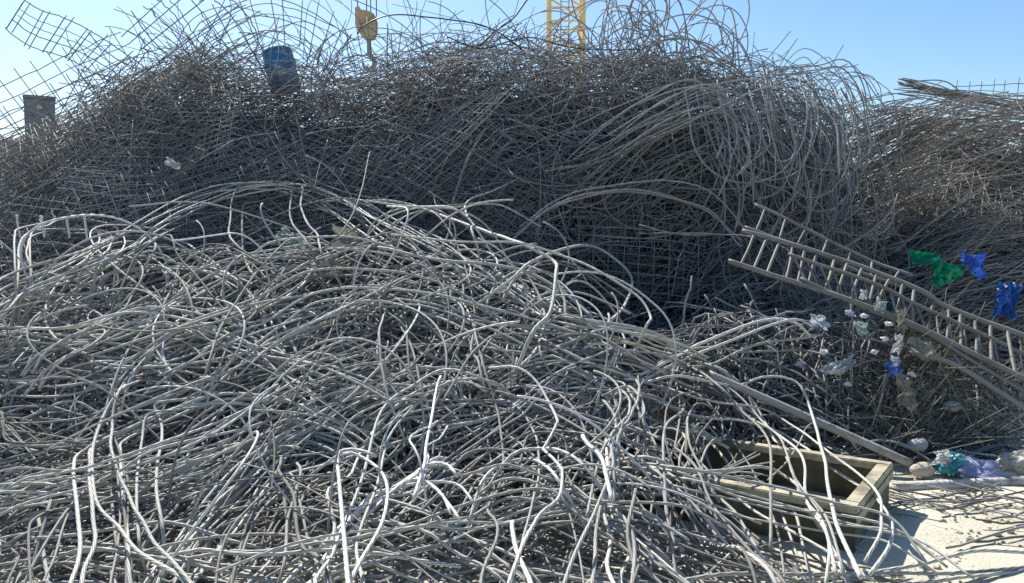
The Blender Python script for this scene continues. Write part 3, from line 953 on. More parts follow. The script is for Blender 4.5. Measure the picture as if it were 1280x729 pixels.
patch_panel([(30, 2, 9.8), (50, 13, 9.75), (81, 24, 9.7), (108, 37, 9.65), (148, 62, 9.6), (195, 95, 9.55)],
            [(9, 35, 9.5), (29, 52, 9.5), (57, 64, 9.45), (84, 72, 9.4), (114, 87, 9.4), (165, 118, 9.4)], 5, [0.0, .17, .33, .49, .65, .81, .95],
            'narrow grey rebar mesh sheet sticking out into the sky at the upper left corner', .05, .0062, .02)
patch_panel([(160, 30, 9.7), (182, 62, 9.6), (200, 88, 9.5), (226, 122, 9.4)], [(235, -40, 10.0), (270, -18, 9.9), (305, 20, 9.8), (340, 70, 9.7)], 8,
            [.05, .2, .35, .5, .64, .78, .92], 'fan-like mesh sheet leaning left over the crest beside the narrow one', .14, .0066, 0, True, jit=.035)
patch_panel([(165, 115, 9.4), (215, 65, 9.5), (275, 15, 9.7), (340, -5, 9.9), (400, 12, 10), (445, 40, 10)],
            [(225, 135, 9.2), (255, 95, 9.3), (295, 62, 9.5), (340, 45, 9.6), (385, 58, 9.7), (420, 90, 9.7)], 6, list(np.linspace(.05, .95, 15)),
            'big arched mesh sheet bulging over the crest around the blue drum', .12, .006, 0, True, jit=.035)
patch_panel([(385, 100, 9.8), (415, 55, 9.8), (450, 36, 9.9), (500, 36, 9.9), (545, 60, 9.9), (575, 95, 9.8)],
            [(405, 125, 9.5), (430, 95, 9.5), (460, 80, 9.5), (500, 80, 9.5), (535, 95, 9.5), (560, 120, 9.5)], 5, list(np.linspace(.05, .95, 12)),
            'hooped mesh sheet on the crest below the crane hook', .1, .0055, 0, True, jit=.035)

sky_panels = [
    ((480, 85, 9.6), (600, 60, 9.8), (0.1, 0.6, 0.8), 0.6, 1.2, 'hooped mesh sheet on the crest between hook and crane mast'),
    ((0, 170, 9.2), (170, 90, 9.6), (0.1, -0.4, 0.9), 0.9, 0.4, 'mesh sheet sloping down to the left edge beside the pillar'),
    ((0, 200, 8.8), (150, 130, 9.3), (0.2, -0.5, 0.9), 0.8, 0.3, 'mesh sheet sloping across the foot of the grey pillar'),
    ((1200, 122, 12.4), (1290, 118, 12.4), (0.05, -0.2, 0.9), 0.28, 0.1, 'upright thin mesh sheet on top of the far right heap'),
]
for a_, b_, v, w, curl, lab in sky_panels:
    A_, B_ = at(*a_), at(*b_)
    d1 = unit(B_ - A_); v = np.array(v); d2 = unit(v - d1 * (d1 @ v)); nn = np.cross(d1, d2)
    if nn[2] < 0: nn = -nn
    far = a_[0] > 1100
    o = mesh_panel((A_ + B_) / 2 + nn * 0.1, d1, d2, nn, float(np.linalg.norm(B_ - A_)), w, 0.18, 0.06 if 'dense' in lab else 0.14, curl, 0.0055,
                   M['rebar_rust'] if far else M['rebar'], twist=rng.normal() * 0.12, overlap=0.1, jit=0.015)
    tag(o, lab, 'wire mesh', 'mesh sheets against the sky')


# curved cables and loops on the back heap -----------------------------------
def cable(pts, r, mat, label, name='grey_cable', cat='cable', group=None, fn=None, jit=0.01, n=1, spread=0.03):
    for k in range(n):
        C = np.array([at(*p) for p in pts])
        if n > 1:
            C = C + rng.normal(size=3) * spread + rng.normal(size=C.shape) * spread * 0.6
        o = wire_obj(name, spline(C, 0.06, jit), r * rng.uniform(.85, 1.1), 6, M[mat])
        tag(o, label, cat, group or (label if n > 1 else None))


cable([(448, 42, 9.3), (452, 34, 9.3), (479, 22, 9.3), (512, 20, 9.3), (586, 27, 9.4), (620, 39, 9.5), (655, 65, 9.6)], .008, 'black_cable', 'black cable arching over the crest right of the crane hook')
cable([(600, 58, 9.6), (623, 37, 9.7), (644, 20, 9.8), (664, -8, 9.9)], .009, 'black_cable', 'black cable rising to the top edge left of the crane mast')
cable([(560, 45, 9.6), (600, 60, 9.6), (660, 48, 9.6), (720, 60, 9.5), (800, 62, 9.6)], .009, 'black_cable', 'dark cable lying along the crest before the crane mast')
# loops above the crest on the right: springy cables that wander round in uneven coils
def coil(c0, L, rad, yaw, th0, flip, r, mat, label, group, drift):
    n = max(20, int(L / 0.06))
    s_ = np.linspace(0, 1, n)
    k = (1 + 0.6 * np.sin(s_ * rng.uniform(3, 8) + rng.random() * 6)) / rad * flip
    th = th0 + np.cumsum(k) * L / n
    dx = np.cos(th) * L / n; dz = np.sin(th) * L / n
    x = np.cumsum(dx); z_ = np.cumsum(dz)
    x -= x.mean(); z_ -= z_.mean()
    yy = drift * (s_ - .5) + 0.06 * np.sin(s_ * 7 + rng.random() * 6)
    P = c0 + np.stack([x * math.cos(yaw) - yy * math.sin(yaw), x * math.sin(yaw) + yy * math.cos(yaw), z_ + x * rng.normal() * .15], 1)
    o = wire_obj('grey_cable', P, r, 6, M[mat])
    return tag(o, label, 'cable', group)


for i in range(66):
    cx = min(rng.normal() * 70 + 810, 905); cy = rng.uniform(5, 110) + abs(cx - 815) * .35
    coil(at(cx, cy, rng.uniform(9.4, 10.3)), rng.uniform(1.4, 4.2), rng.uniform(.25, .6), rng.normal() * .6, rng.uniform(0, 6.3), rng.choice([-1, 1]),
         rng.uniform(.005, .009), 'cable_grey', 'grey cable coiled in open loops against the sky right of the crane mast', 'cable loops on the crest right of the mast', rng.normal() * .5)
# hanging swags at the right shoulder of the back heap
for i in range(64):
    cx = rng.uniform(130, 640); cy = rng.uniform(28, 95) + (40 if cx < 220 else 0)
    coil(at(cx, cy, rng.uniform(9.4, 10.3)), rng.uniform(.9, 2.8), rng.uniform(.4, 1.4), rng.normal() * .6, rng.uniform(0, 6.3), rng.choice([-1, 1]),
         rng.uniform(.003, .006), 'rebar', 'thin bent wire springing loose along the crest left of the crane mast', 'bent wires along the crest left of the mast', rng.normal() * .5)
G = 'cables draped down the right shoulder'
for i in range(60):      # sweep up from the lower left, over the shoulder, down and back
    x0 = rng.uniform(860, 1030); y0 = rng.uniform(95, 200); Yd = rng.uniform(8.3, 9.2)
    a = rng.uniform(90, 240); w = rng.uniform(20, 80); h = rng.uniform(60, 170)
    pts = [(x0 - a, y0 + a * rng.uniform(.35, .75), Yd + .1), (x0 - a * .45, y0 + a * .16, Yd), (x0, y0, Yd - .1), (x0 + w * .8, y0 + h * .3, Yd - .3),
           (x0 + w, y0 + h * .7, Yd - .5), (x0 + w * rng.uniform(.2, 1.1), y0 + h, Yd - .55)]
    o = wire_obj('grey_cable', spline(np.array([at(*p) for p in pts]), 0.08, 0.012), rng.uniform(.005, .0095), 6, M['cable_grey' if rng.random() < .75 else 'rebar'])
    tag(o, 'grey cable arching over and down the right shoulder of the back heap', 'cable', G)
for i in range(26):      # U-shaped swags
    x0 = rng.uniform(840, 990); w = rng.uniform(50, 130); y0 = rng.uniform(120, 215); h = rng.uniform(40, 110); Yd = rng.uniform(8.0, 8.7)
    pts = [(x0 - 10, y0 - rng.uniform(20, 70), Yd + .4), (x0, y0, Yd + .1), (x0 + w * .25, y0 + h * .8, Yd), (x0 + w * .55, y0 + h, Yd), (x0 + w * .85, y0 + h * .75, Yd), (x0 + w, y0, Yd + .1), (x0 + w * .85, y0 - rng.uniform(20, 80), Yd + .4)]
    o = wire_obj('grey_cable', spline(np.array([at(*p) for p in pts]), 0.08, 0.012), rng.uniform(.005, .0095), 6, M['cable_grey'])
    tag(o, 'grey cable hanging in a swag on the right shoulder of the back heap', 'cable', 'cable swags on the right shoulder')
for i in range(44):      # long stems dropping down the dark end of the heap
    x0 = rng.uniform(930, 1075); y0 = rng.uniform(120, 180); h = rng.uniform(80, 190); Yd = rng.uniform(8.5, 9.3)
    pts = [(x0 - rng.uniform(20, 60), y0 + rng.uniform(0, 25), Yd + .3), (x0, y0 + 8, Yd), (x0 + rng.uniform(5, 22), y0 + h * .45, Yd - .3), (x0 + rng.uniform(-10, 35), y0 + h, Yd - .5)]
    o = wire_obj('grey_cable', spline(np.array([at(*p) for p in pts]), 0.08, 0.012), rng.uniform(.004, .007), 5, M['rebar' if i % 2 else 'cable_grey'])
    tag(o, 'thin grey cable dropping down the dark end of the back heap', 'cable', 'thin cables dropping at the dark end')
# wisps over the notch between the two back heaps
for i in range(34):
    x0 = rng.uniform(960, 1100); y0 = rng.uniform(70, 130); Yd = rng.uniform(9.2, 10)
    pts = [(x0 - rng.uniform(40, 110), y0 + rng.uniform(10, 50), Yd), (x0 - 20, y0 + rng.uniform(-15, 15), Yd), (x0 + rng.uniform(0, 35), y0 + rng.uniform(10, 50), Yd), (x0 + rng.uniform(20, 60), y0 + rng.uniform(70, 130), Yd - .2)]
    o = wire_obj('grey_cable', spline(np.array([at(*p) for p in pts]), 0.08, 0.03), rng.uniform(.0045, .007), 5, M['cable_grey'])
    tag(o, 'thin curly grey wire over the notch between the two back heaps', 'wire', 'curly wires over the notch')
cable([(968, 91, 9.2), (1018, 84, 9.2), (1048, 81, 9.2), (1068, 98, 9.2), (1082, 135, 9.2), (1088, 190, 9.1)], .008, 'cable_grey', 'smooth grey cable bridging the notch right of the back heap', n=2)
cable([(1050, 110, 9.0), (1085, 165, 8.8), (1108, 215, 8.6), (1117, 262, 8.5), (1109, 287, 8.4), (1085, 295, 8.4), (1050, 291, 8.4), (1010, 280, 8.4)], .010, 'cable_grey', 'long grey cable swinging down in a big hook beside the right heap')
cable([(905, 205, 8.2), (960, 232, 8.1), (985, 240, 8.1), (1001, 257, 8), (1028, 264, 8), (1052, 253, 8), (1066, 225, 8.2), (1060, 170, 8.5)], .010, 'cable_grey', 'grey cable hanging in a wide swag above the rebar ladders')
cable([(800, 285, 7.6), (850, 292, 7.4), (911, 295, 7.2), (964, 302, 6.9)], .007, 'cage', 'pale cable pointing right at the upper ladder end', n=2)
cable([(1128, 106, 12.4), (1165, 112, 12.2), (1210, 124, 12.1), (1300, 140, 12.0)], .009, 'rebar', 'long dark bar in the flat bundle on top of the far right heap', name='rebar', cat='rebar', group='flat bar bundle on the far right heap', n=26, spread=.055, jit=.004)
cable([(563, 262, 8.0), (580, 210, 8.3), (606, 161, 8.5)], .014, 'cage', 'thick pale bar leaning against the middle of the back heap')
cable([(724, 250, 8.0), (770, 203, 8.3), (822, 158, 8.6)], .013, 'cage', 'straight pale bar leaning right across the back heap')
cable([(366, 120, 8.8), (376, 170, 8.4), (391, 240, 7.9)], .011, 'cage', 'pale bar hanging down below the blue drum')
cable([(330, 160, 8.5), (360, 205, 8.2), (388, 235, 7.9)], .008, 'cage', 'thin bar meeting the pale bar below the blue drum')
cable([(410, 175, 8.5), (398, 210, 8.2), (390, 240, 7.9)], .007, 'cage', 'thin bar leaning from the right onto the bar below the drum')
cable([(690, 210, 8.4), (760, 195, 8.3), (850, 150, 8.6), (930, 120, 9)], .011, 'cage', 'long pale cable sweeping up to the right over the back heap', n=3, spread=.05)
cable([(640, 290, 7.7), (700, 255, 7.9), (790, 230, 8), (880, 250, 7.9), (925, 300, 7.6)], .010, 'cable_grey', 'grey cable bowing over the dark hollow in the middle', n=3, spread=.06)
for xs in (22, 52, 84, 108):
    cable([(xs, 270, 6.85), (xs + 3, 298, 6.8)], .010, 'strand_pale', 'short pale bar end standing up behind the far left arch', name='rebar', cat='rebar', group='bar ends behind the far left arch')


# ------------------------------------------------------------------ rebar ladders (cages) at the right
def ladder(label, rails, rungs, r_rail=0.021, r_rung=0.0135):
    pr = [np.array([at(*q) for q in rl]) for rl in rails]
    p0 = np.mean(np.concatenate(pr), axis=0); p0[2] = min(q[:, 2].min() for q in pr)
    root = empty('rebar_ladder', p0)
    sp = []
    for C in pr:
        P = spline(C, 0.05, 0.006)
        sp.append(P)
        link('rail', wires_mesh('rail', [((P - p0)[None], [r_rail * rng.uniform(.9, 1.1)], 8, [rng.random()])]), M['cage'], root)
    for i, j, ts in rungs:
        for t in ts:
            a = sp[i][int(t * (len(sp[i]) - 1))]
            tb = np.clip(t + rng.normal() * 0.006, 0, 1)
            b_ = sp[j][int(tb * (len(sp[j]) - 1))]
            mid = (a + b_) / 2 + rng.normal(size=3) * 0.004
            P = spline(np.array([a + (a - b_) * .05, mid, b_ + (b_ - a) * .05]), 0.06)
            link('rung', wires_mesh('rung', [((P - p0)[None], [r_rung], 6, [rng.random()])]), M['cage'], root)
    tag(root, label, 'rebar ladder', 'rebar ladders leaning on the right heap')
    return root


ladder('long grey rebar ladder leaning from the dark hollow down to the right edge',
       [[(928, 288, 6.9), (1050, 325, 6.6), (1150, 362, 6.3), (1185, 385, 6.2), (1290, 424, 5.9)],
        [(910, 326, 6.6), (1010, 358, 6.35), (1057, 374, 6.2), (1150, 410, 6.0), (1290, 478, 5.6)]],
       [(0, 1, [.05, .10, .15, .20, .25, .30, .35, .40, .45, .50, .55, .60, .65, .70, .75, .80, .85, .90, .95])])
ladder('upper grey rebar ladder with one long rail, behind the other ladders',
       [[(943, 256, 7.3), (1020, 292, 7.0), (1090, 326, 6.8), (1140, 345, 6.6)],
        [(930, 284, 7.02), (1010, 312, 6.8), (1080, 342, 6.6), (1130, 360, 6.5)]],
       [(0, 1, [.1, .24, .38, .52, .66, .8, .93])], .016, .010)
ladder('lower grey rebar ladder under the long one, running off the right edge',
       [[(985, 318, 6.55), (1080, 350, 6.3), (1170, 392, 6.1), (1290, 446, 5.8)],
        [(1000, 346, 6.4), (1080, 384, 6.15), (1160, 420, 5.95), (1290, 494, 5.6)]],
       [(0, 1, [.04, .10, .16, .22, .28, .34, .40, .46, .52, .58, .64, .70, .76, .82, .88, .94])], .015, .010)
ladder('short rebar ladder lowest in the stack at the right edge',
       [[(1135, 405, 6.1), (1200, 440, 5.9), (1290, 494, 5.7)],
        [(1155, 445, 5.85), (1185, 452, 5.8), (1240, 485, 5.65), (1295, 522, 5.5)]],
       [(0, 1, [.15, .35, .55, .75, .92])], .019, .011)


# pipes
def pipe(name, pts, r, mat, label, cat='pipe'):
    C = np.array([at(*p) for p in pts])
    P = spline(C, 0.05)
    return tag(wire_obj(name, P, r, 14, M[mat]), label, cat)


pipe('steel_pipe', [(885, 467, 5.75), (1010, 522, 5.5), (1140, 580, 5.22)], .028, 'grey_pipe', 'grey steel pipe sloping down right to the corner of the steel box')
pipe('concrete_pole', [(1118, 609, 4.98), (1200, 606, 5.0), (1300, 601, 5.05)], .034, 'pale_pipe', 'pale dusty pole lying flat right of the steel box', 'pole')
pipe('concrete_pole', [(1205, 602, 5.12), (1300, 590, 5.25)], .03, 'pale_pipe', 'pale pole end lying behind the long flat pole at the right edge', 'pole')

# ------------------------------------------------------------------ olive steel box
C1 = ground_at(1070, 704)[:2]
LD = unit(np.array([-0.82, 0.57])); WD = np.array([0.57, 0.82])
BW, BL, BH, RIM, TH = 0.97, 1.75, 0.285, 0.075, 0.012
root = empty('steel_box', (C1[0], C1[1], 0.0))
root.rotation_euler = (0, 0, math.atan2(LD[1], LD[0]))      # local +x along the length
yd = -1 if np.cross(np.array([*LD, 0]), np.array([*WD, 0]))[2] < 0 else 1


def box(bm, x0, x1, y0, y1, z0, z1, bev=0.0):
    r = bmesh.ops.create_cube(bm, size=1)
    for v in r['verts']:
        v.co.x = x0 + (v.co.x + .5) * (x1 - x0); v.co.y = y0 + (v.co.y + .5) * (y1 - y0); v.co.z = z0 + (v.co.z + .5) * (z1 - z0)
    if bev:
        es = list({e for v in r['verts'] for e in v.link_edges})
        bmesh.ops.bevel(bm, geom=es, offset=bev, segments=2, affect='EDGES')


def bx(name, x0, x1, y0, y1, z0, z1, mat, parent, bev=0.003):
    bm = bmesh.new()
    ya, yb = sorted((y0 * yd, y1 * yd))
    box(bm, x0, x1, ya, yb, z0, z1, bev)
    return from_bm(name, bm, mat, parent)


s = 0.014    # sheet walls are set back under the rim
zt = BH - 0.045
bx('wall_panel', s, BL - s, s, s + TH, 0.0, zt, M['olive'], root)
bx('wall_panel', s, BL - s, BW - s - TH, BW - s, 0.0, zt, M['olive'], root)
bx('wall_panel', s, s + TH, s + TH + .002, BW - s - TH - .002, 0.0, zt, M['olive'], root)
bx('wall_panel', BL - s - TH, BL - s, s + TH + .002, BW - s - TH - .002, 0.0, zt, M['olive'], root)
bx('floor_panel', s + TH, BL - s - TH, s + TH + .003, BW - s - TH - .003, 0.018, 0.03, M['olive'], root)
bx('rim', 0, BL, 0, RIM, zt + .002, BH, M['dusty_rim'], root, .006)
bx('rim', 0, BL, BW - RIM, BW, zt + .002, BH, M['dusty_rim'], root, .006)
bx('rim', 0, RIM, RIM + .001, BW - RIM - .001, zt + .002, BH, M['dusty_rim'], root, .006)
bx('rim', BL - RIM, BL, RIM + .001, BW - RIM - .001, zt + .002, BH, M['dusty_rim'], root, .006)
bx('lip', -.004, .008, 0.004, BW - 0.004, zt - .05, zt - .001, M['dusty_rim'], root, .002)
tag(root, 'open olive green steel box with dusty rim half buried under cables', 'box')


# ------------------------------------------------------------------ litter
def crumple(name, px, py, Y, size, mat, label, cat, seed, rot=(0, 0, 0), rough=0.5, group=None, sub=4):
    bm = bmesh.new()
    bmesh.ops.create_icosphere(bm, subdivisions=sub, radius=1)
    off = Vector((seed * 7.3, seed * 3.1, seed * 1.7))
    for v in bm.verts:
        n = v.co.normalized()
        a = 1.3 * abs(mnoise.noise(n * 2.3 + off)) + 0.9 * abs(mnoise.noise(n * 4.7 + off)) - 0.45
        b_ = mnoise.noise(n * 1.1 + off * 2)
        c_ = mnoise.noise(n * 6 + off)
        k = 1 + rough * (0.45 * a + 0.8 * b_ + 0.18 * c_)
        v.co = n * max(0.15, k)
        v.co.x *= size[0] / 2; v.co.y *= size[1] / 2; v.co.z *= size[2] / 2
    o = from_bm(name, bm, M[mat])
    o.location = at(px, py, Y)
    o.rotation_euler = rot
    return tag(o, label, cat, group)


def sheet(name, px, py, Y, w, h, mat, label, cat, seed, rot, wav=0.12):
    """thin crumpled film with a real thickness"""
    if max(w, h) < .21:
        w *= .8; h *= .8
    bm = bmesh.new()
    n = 26
    vs = {}
    off = Vector((seed * 3.7, seed * 5.3, 0))
    for j in range(n):
        for i in range(n):
            u, v = i / (n - 1) - .5, j / (n - 1) - .5
            p = Vector((u * 3, v * 3, 0)) + off
            e = 1 + 0.5 * mnoise.noise(Vector((u * 2.6, v * 2.6, seed * 1.37)))
            z = wav * (1.8 * mnoise.noise(p * 0.55) + 1.6 * abs(mnoise.noise(p * 1.1 + off)) + 0.5 * abs(mnoise.noise(p * 2.6)))
            vs[i, j] = bm.verts.new((u * w * e + 0.1 * w * mnoise.noise(p * 2), v * h * e + 0.1 * h * mnoise.noise(p * 2 + off), z * max(w, h)))
    for j in range(n - 1):
        for i in range(n - 1):
            bm.faces.new((vs[i, j], vs[i + 1, j], vs[i + 1, j + 1], vs[i, j + 1]))
    ret = bmesh.ops.solidify(bm, geom=bm.faces[:], thickness=0.003)
    o = from_bm(name, bm, M[mat])
    o.location = at(px, py, Y)
    o.rotation_euler = rot
    return tag(o, label, cat)


# green bag: two flaps gathered in one mesh
bm = bmesh.new()
def flap(bm, pts, seed):
    c = bm.verts.new(np.mean(pts, axis=0))
    n = 15
    K = len(pts)
    ring = {}
    for a in range(n + 1):
        for b_ in range(n + 1):
            u, v = a / n, b_ / n
            p = (np.array(pts[0]) * (1 - u) * (1 - v) + np.array(pts[1]) * u * (1 - v) + np.array(pts[2]) * u * v + np.array(pts[3]) * (1 - u) * v)
            k = Vector(p) * 9 + Vector((seed, 0, 0))
            p = p + np.array([0, 1, 0]) * 0.06 * (mnoise.ridged_multi_fractal(k, .8, 2.1, 3, .8, 2) - 1) + np.array(mnoise.noise_vector(k * 2)) * 0.012
            ring[a, b_] = bm.verts.new(p)
    bm.verts.remove(c)
    for a in range(n):
        for b_ in range(n):
            bm.faces.new((ring[a, b_], ring[a + 1, b_], ring[a + 1, b_ + 1], ring[a, b_ + 1]))
gp = at(1168, 336, 7.0)
def q(px, py, Y=7.0): return at(px, py, Y) - gp
flap(bm, [q(1134, 312), q(1175, 318, 6.9), q(1172, 331, 6.85), q(1140, 330)], 1)
flap(bm, [q(1163, 325, 6.88), q(1205, 333), q(1196, 350, 6.95), q(1164, 358, 6.8)], 2)
bmesh.ops.solidify(bm, geom=bm.faces[:], thickness=0.003)
o = from_bm('plastic_bag', bm, M['green_bag']); o.location = gp
tag(o, 'torn bright green plastic bag caught on bars above the rebar ladders', 'plastic bag')

sheet('rag', 1213, 329, 7.0, 0.24, 0.2, 'blue_rag', 'crumpled bright blue rag beside the green plastic bag', 'rag', 1, (1.2, 0.3, 0.2), .15)
sheet('plastic_bag', 1259, 372, 6.6, 0.17, 0.27, 'blue_bag', 'dark blue plastic bag hanging near the right edge', 'plastic bag', 2, (1.3, 0.2, -0.2), .15)
sheet('film_scrap', 1022, 403, 6.0, 0.17, 0.12, 'pale_blue', 'pale blue film wrapped round the end of the reaching cable', 'plastic film', 3, (1.0, 0.2, 0.1), .15)
sheet('film_scrap', 1052, 458, 5.9, .30, .10, 'white_litter', 'white plastic strip lying in the dark bent rebar', 'plastic film', 4, (.6, -.3, .3))
sheet('film_scrap', 1079, 368, 6.0, .07, .10, 'white_litter', 'small white card stuck below the ladder rail', 'litter', 5, (1.2, .3, .2))
sheet('film_scrap', 1077, 412, 5.9, .14, .13, 'pale_green', 'pale green plastic scrap among the white litter', 'plastic film', 6, (1.1, .1, .3))
sheet('film_scrap', 1116, 462, 5.75, 0.14, 0.12, 'blue_rag', 'small blue scrap low in the litter below the ladders', 'litter', 7, (1.1, 0.0, 0.1), .15)
sheet('film_scrap', 1118, 452, 5.75, .12, .10, 'pale_blue', 'pale blue scrap just above the small blue one', 'litter', 8, (1.2, .2, .5))
sheet('sack', 1124, 400, 5.95, 0.12, 0.2, 'sacking', 'torn pale sack upright in the litter against the ladder', 'sack', 9, (1.3, 0.15, 0.4), .15)
sheet('sack', 1122, 430, 5.85, 0.09, 0.18, 'white_litter', 'narrow white rag hanging under the torn pale sack', 'rag', 10, (1.4, 0.3, 0.3), .15)
sheet('sack', 1150, 437, 5.8, 0.2, 0.18, 'sacking', 'dusty grey sack lump at the head of the lowest ladder', 'sack', 11, (1.0, 0.2, 0.1), .15)
sheet('sack', 1130, 490, 5.7, 0.16, 0.26, 'sacking', 'sagging dusty sack below the litter, in the bent rebar', 'sack', 12, (1.35, 0.1, 0.6), .15)
sheet('film_scrap', 1100, 382, 5.95, .10, .12, 'pale_green', 'dirty pale scrap beside the small white card', 'litter', 13, (1.3, .4, 0))
sheet('film_scrap', 1062, 392, 6.0, .10, .06, 'pale_blue', 'grey blue scrap right of the film-wrapped cable end', 'litter', 14, (1.0, .0, .4))
sheet('film_scrap', 1000, 456, 5.95, 0.08, 0.06, 'pale_blue', 'tiny pale blue scrap in the dark rebar, leftmost of the litter', 'litter', 15, (1, 0.2, 0.1), .15)
crumple('plastic_bag', 1189, 577, 5.2, (.19, .14, .13), 'teal', 'teal and grey plastic bag lying at the end of the pipe', 'plastic bag', 16, (0, 0, 0), .7)
sheet('plastic_bag', 1177, 573, 5.12, .14, .11, 'white_litter', 'small whitish bag on the left of the teal bag', 'plastic bag', 17, (1.0, .2, .1), .25)
sheet('film_scrap', 1226, 588, 5.1, .26, .16, 'lavender', 'flat lavender blue sheet lying behind the pale pole', 'plastic sheet', 18, (.5, .25, -.45), .06)
crumple('sack', 1272, 580, 5.25, (.26, .2, .17), 'sacking', 'pale dusty sack at the right edge behind the pole', 'sack', 19, (0, 0, 0), .5)
crumple('stone', 1153, 587, 5.15, (.16, .12, .09), 'stone', 'rough dusty stone at the lower end of the steel pipe', 'stone', 20, (0, 0, 0), .15)
crumple('stone', 1148, 556, 5.35, (.13, .1, .08), 'concrete', 'grey rubble lump in shade above the pipe end', 'stone', 21, (0, 0, 0), .15)
crumple('stone', 1190, 508, 5.75, (.13, .1, .08), 'concrete', 'grey rubble lump in shade below the short ladder', 'stone', 22, (0, 0, 0), .15)
crumple('stone', 38, 607, 4.55, (.13, .1, .11), 'stone', 'small yellowish stone among cables at the left edge', 'stone', 23, (0, 0, 0), .25)
sheet('rag', 366, 300, 6.9, 0.28, 0.14, 'pale_green', 'pale green rag caught behind the tall cable loops at left', 'rag', 24, (1, 0.4, 0.1), .15)
sheet('rag', 437, 300, 6.8, 0.26, 0.2, 'sacking', 'grey dusty rag knotted into the upper cable loops', 'rag', 25, (1, 0.2, 0.4), .15)
sheet('film_scrap', 216, 206, 8.2, 0.2, 0.1, 'white_litter', 'small white scrap high on the left flank of the back heap', 'litter', 26, (1, 0.4, 0.1), .15)
for i, (px, py) in enumerate([(1030, 440), (1094, 440), (1105, 424), (1140, 468), (1060, 480), (1080, 395), (1110, 405)]):
    crumple('film_scrap', px, py, 5.8, (.05, .04, .035), 'white_litter', 'tiny white litter scrap among the bent rebars', 'litter', 30 + i, (0, 0, 0), .9, 'tiny white scraps among the bent rebars', 3)

brush = []
for i in range(900):
    px = rng.normal() * 50 + 1150; py = rng.uniform(430, 575)
    p = surf(px, py, 0.0, Hstub)
    if p[1] > 8: continue
    n = 8; s_ = np.linspace(0, 1, n)[:, None]
    d_ = unit(np.array([rng.normal(), rng.normal() * .5, rng.uniform(-.1, 1.2)]))
    c_ = rng.normal(size=3) * .12
    L = rng.uniform(.12, .5)
    P = p + np.array([0, 0, rng.uniform(-.05, .1)]) + d_ * s_ * L + c_ * s_ ** 2
    P[:, 2] = np.maximum(P[:, 2], .02)
    brush.append(P)
M['brush'] = wire_mat('dry_brush', (0.085, 0.087, 0.068), (0.23, 0.225, 0.18), (0.15, 0.12, 0.08), 0.2, 0.8, twist=False)
tag(link('dry_brush', wires_mesh('dry_brush', [(np.array(brush), rng.uniform(.0018, .0036, len(brush)), 4, rng.random(len(brush)))]), M['brush']),
    'dry grey green brush and fine wire around the litter below the ladders', 'brush', kind='stuff')

# splayed wire ends where a cable has come undone
for i, (px, py, lf, ang) in enumerate([(885, 545, .2, 2.6), (1030, 665, .12, -.9), (905, 590, .2, .3), (640, 470, .15, 1.2), (480, 455, .2, 2.0), (243, 640, .15, 1.0), (575, 500, .15, 1.9), (700, 520, .2, .8), (345, 560, .15, .4), (800, 560, .18, -.6)]):
    c0 = surf(px, py, lf)
    ws = []
    for k in range(7):
        a2 = ang + rng.normal() * .38
        d_ = np.array([math.cos(a2), rng.normal() * .4, math.sin(a2)])
        s_ = np.linspace(0, 1, 12)[:, None]
        L = rng.uniform(.12, .3)
        b0 = np.array([math.cos(ang), 0, math.sin(ang)])
        P = c0 + b0 * (s_ - .6) * .25 * (s_ < .6) + d_ * np.maximum(s_ - .45, 0) * L * 1.6 + rng.normal(size=3) * .05 * s_ ** 3 - np.array([0, 0, .16]) * np.maximum(s_ - .5, 0) ** 2 + rng.normal(size=3) * .003
        ws.append(P)
    o = link('frayed_cable_end', wires_mesh('frayed_cable_end', [(np.array(ws) - c0, np.full(7, .0038), 6, rng.random(7))]), M['strand'])
    o.location = c0
    tag(o, 'splayed bunch of thin wires at the undone end of a steel cable', 'cable end', 'undone cable ends of the front heap')

# pebbles and clods on the sunlit ground
bm = bmesh.new()
for i in range(520):
    px = rng.uniform(1040, 1290); py = rng.uniform(600, 740)
    p = ground_at(px, py)
    r_ = bmesh.ops.create_icosphere(bm, subdivisions=1, radius=abs(rng.normal()) * 0.008 + 0.003)
    k = rng.uniform(.6, 1.3, 3)
    for v in r_['verts']:
        v.co = Vector((v.co.x * k[0], v.co.y * k[1], v.co.z * k[2] * .7)) + Vector((p[0], p[1], 0.035))
tag(from_bm('gravel', bm, M['stone']), 'small pebbles and clods scattered on the sunlit sand', 'gravel', kind='stuff')

# bars strewn on the sand
for i in range(32):
    px = rng.uniform(1085, 1285); py = 622 + abs(rng.normal()) * 28
    p = ground_at(px, py)
    a = rng.choice([-0.75, -0.5, 0.4, -1.0]) + rng.normal() * .15
    L = rng.uniform(.2, .75)
    s_ = np.linspace(-.5, .5, 8)
    P = np.stack([p[0] + s_ * L * math.cos(a), p[1] + s_ * L * math.sin(a), 0.045 + 0.012 * rng.random() + 0.02 * np.abs(np.sin(s_ * 3 + i))], 1)
    P[:, 0] += np.sin(s_ * 4 + i) * .02
    o = wire_obj('wire_offcut', P, rng.uniform(.003, .007), 6, M['rebar' if i % 3 else 'cage'])
    tag(o, 'thin steel offcut strewn on the pale sand before the flat pole', 'wire', 'offcuts on the sand')
cable([(1195, 622, 4.85), (1225, 650, 4.5), (1265, 690, 4.1)], .010, 'grey_pipe' if False else 'cage', 'straight grey bar lying down-right across the sand', name='rebar', cat='rebar')
cable([(1130, 618, 5.0), (1150, 620, 5.0), (1156, 624, 4.95), (1150, 629, 4.9), (1125, 629, 4.9)], .006, 'cage', 'bar bent to a hairpin just below the flat pole', name='bent_rebar', cat='rebar')
cable([(1168, 672, 4.25), (1195, 655, 4.45), (1218, 640, 4.6)], .011, 'rebar', 'short dark bar lying up-right on the sand', name='rebar', cat='rebar')

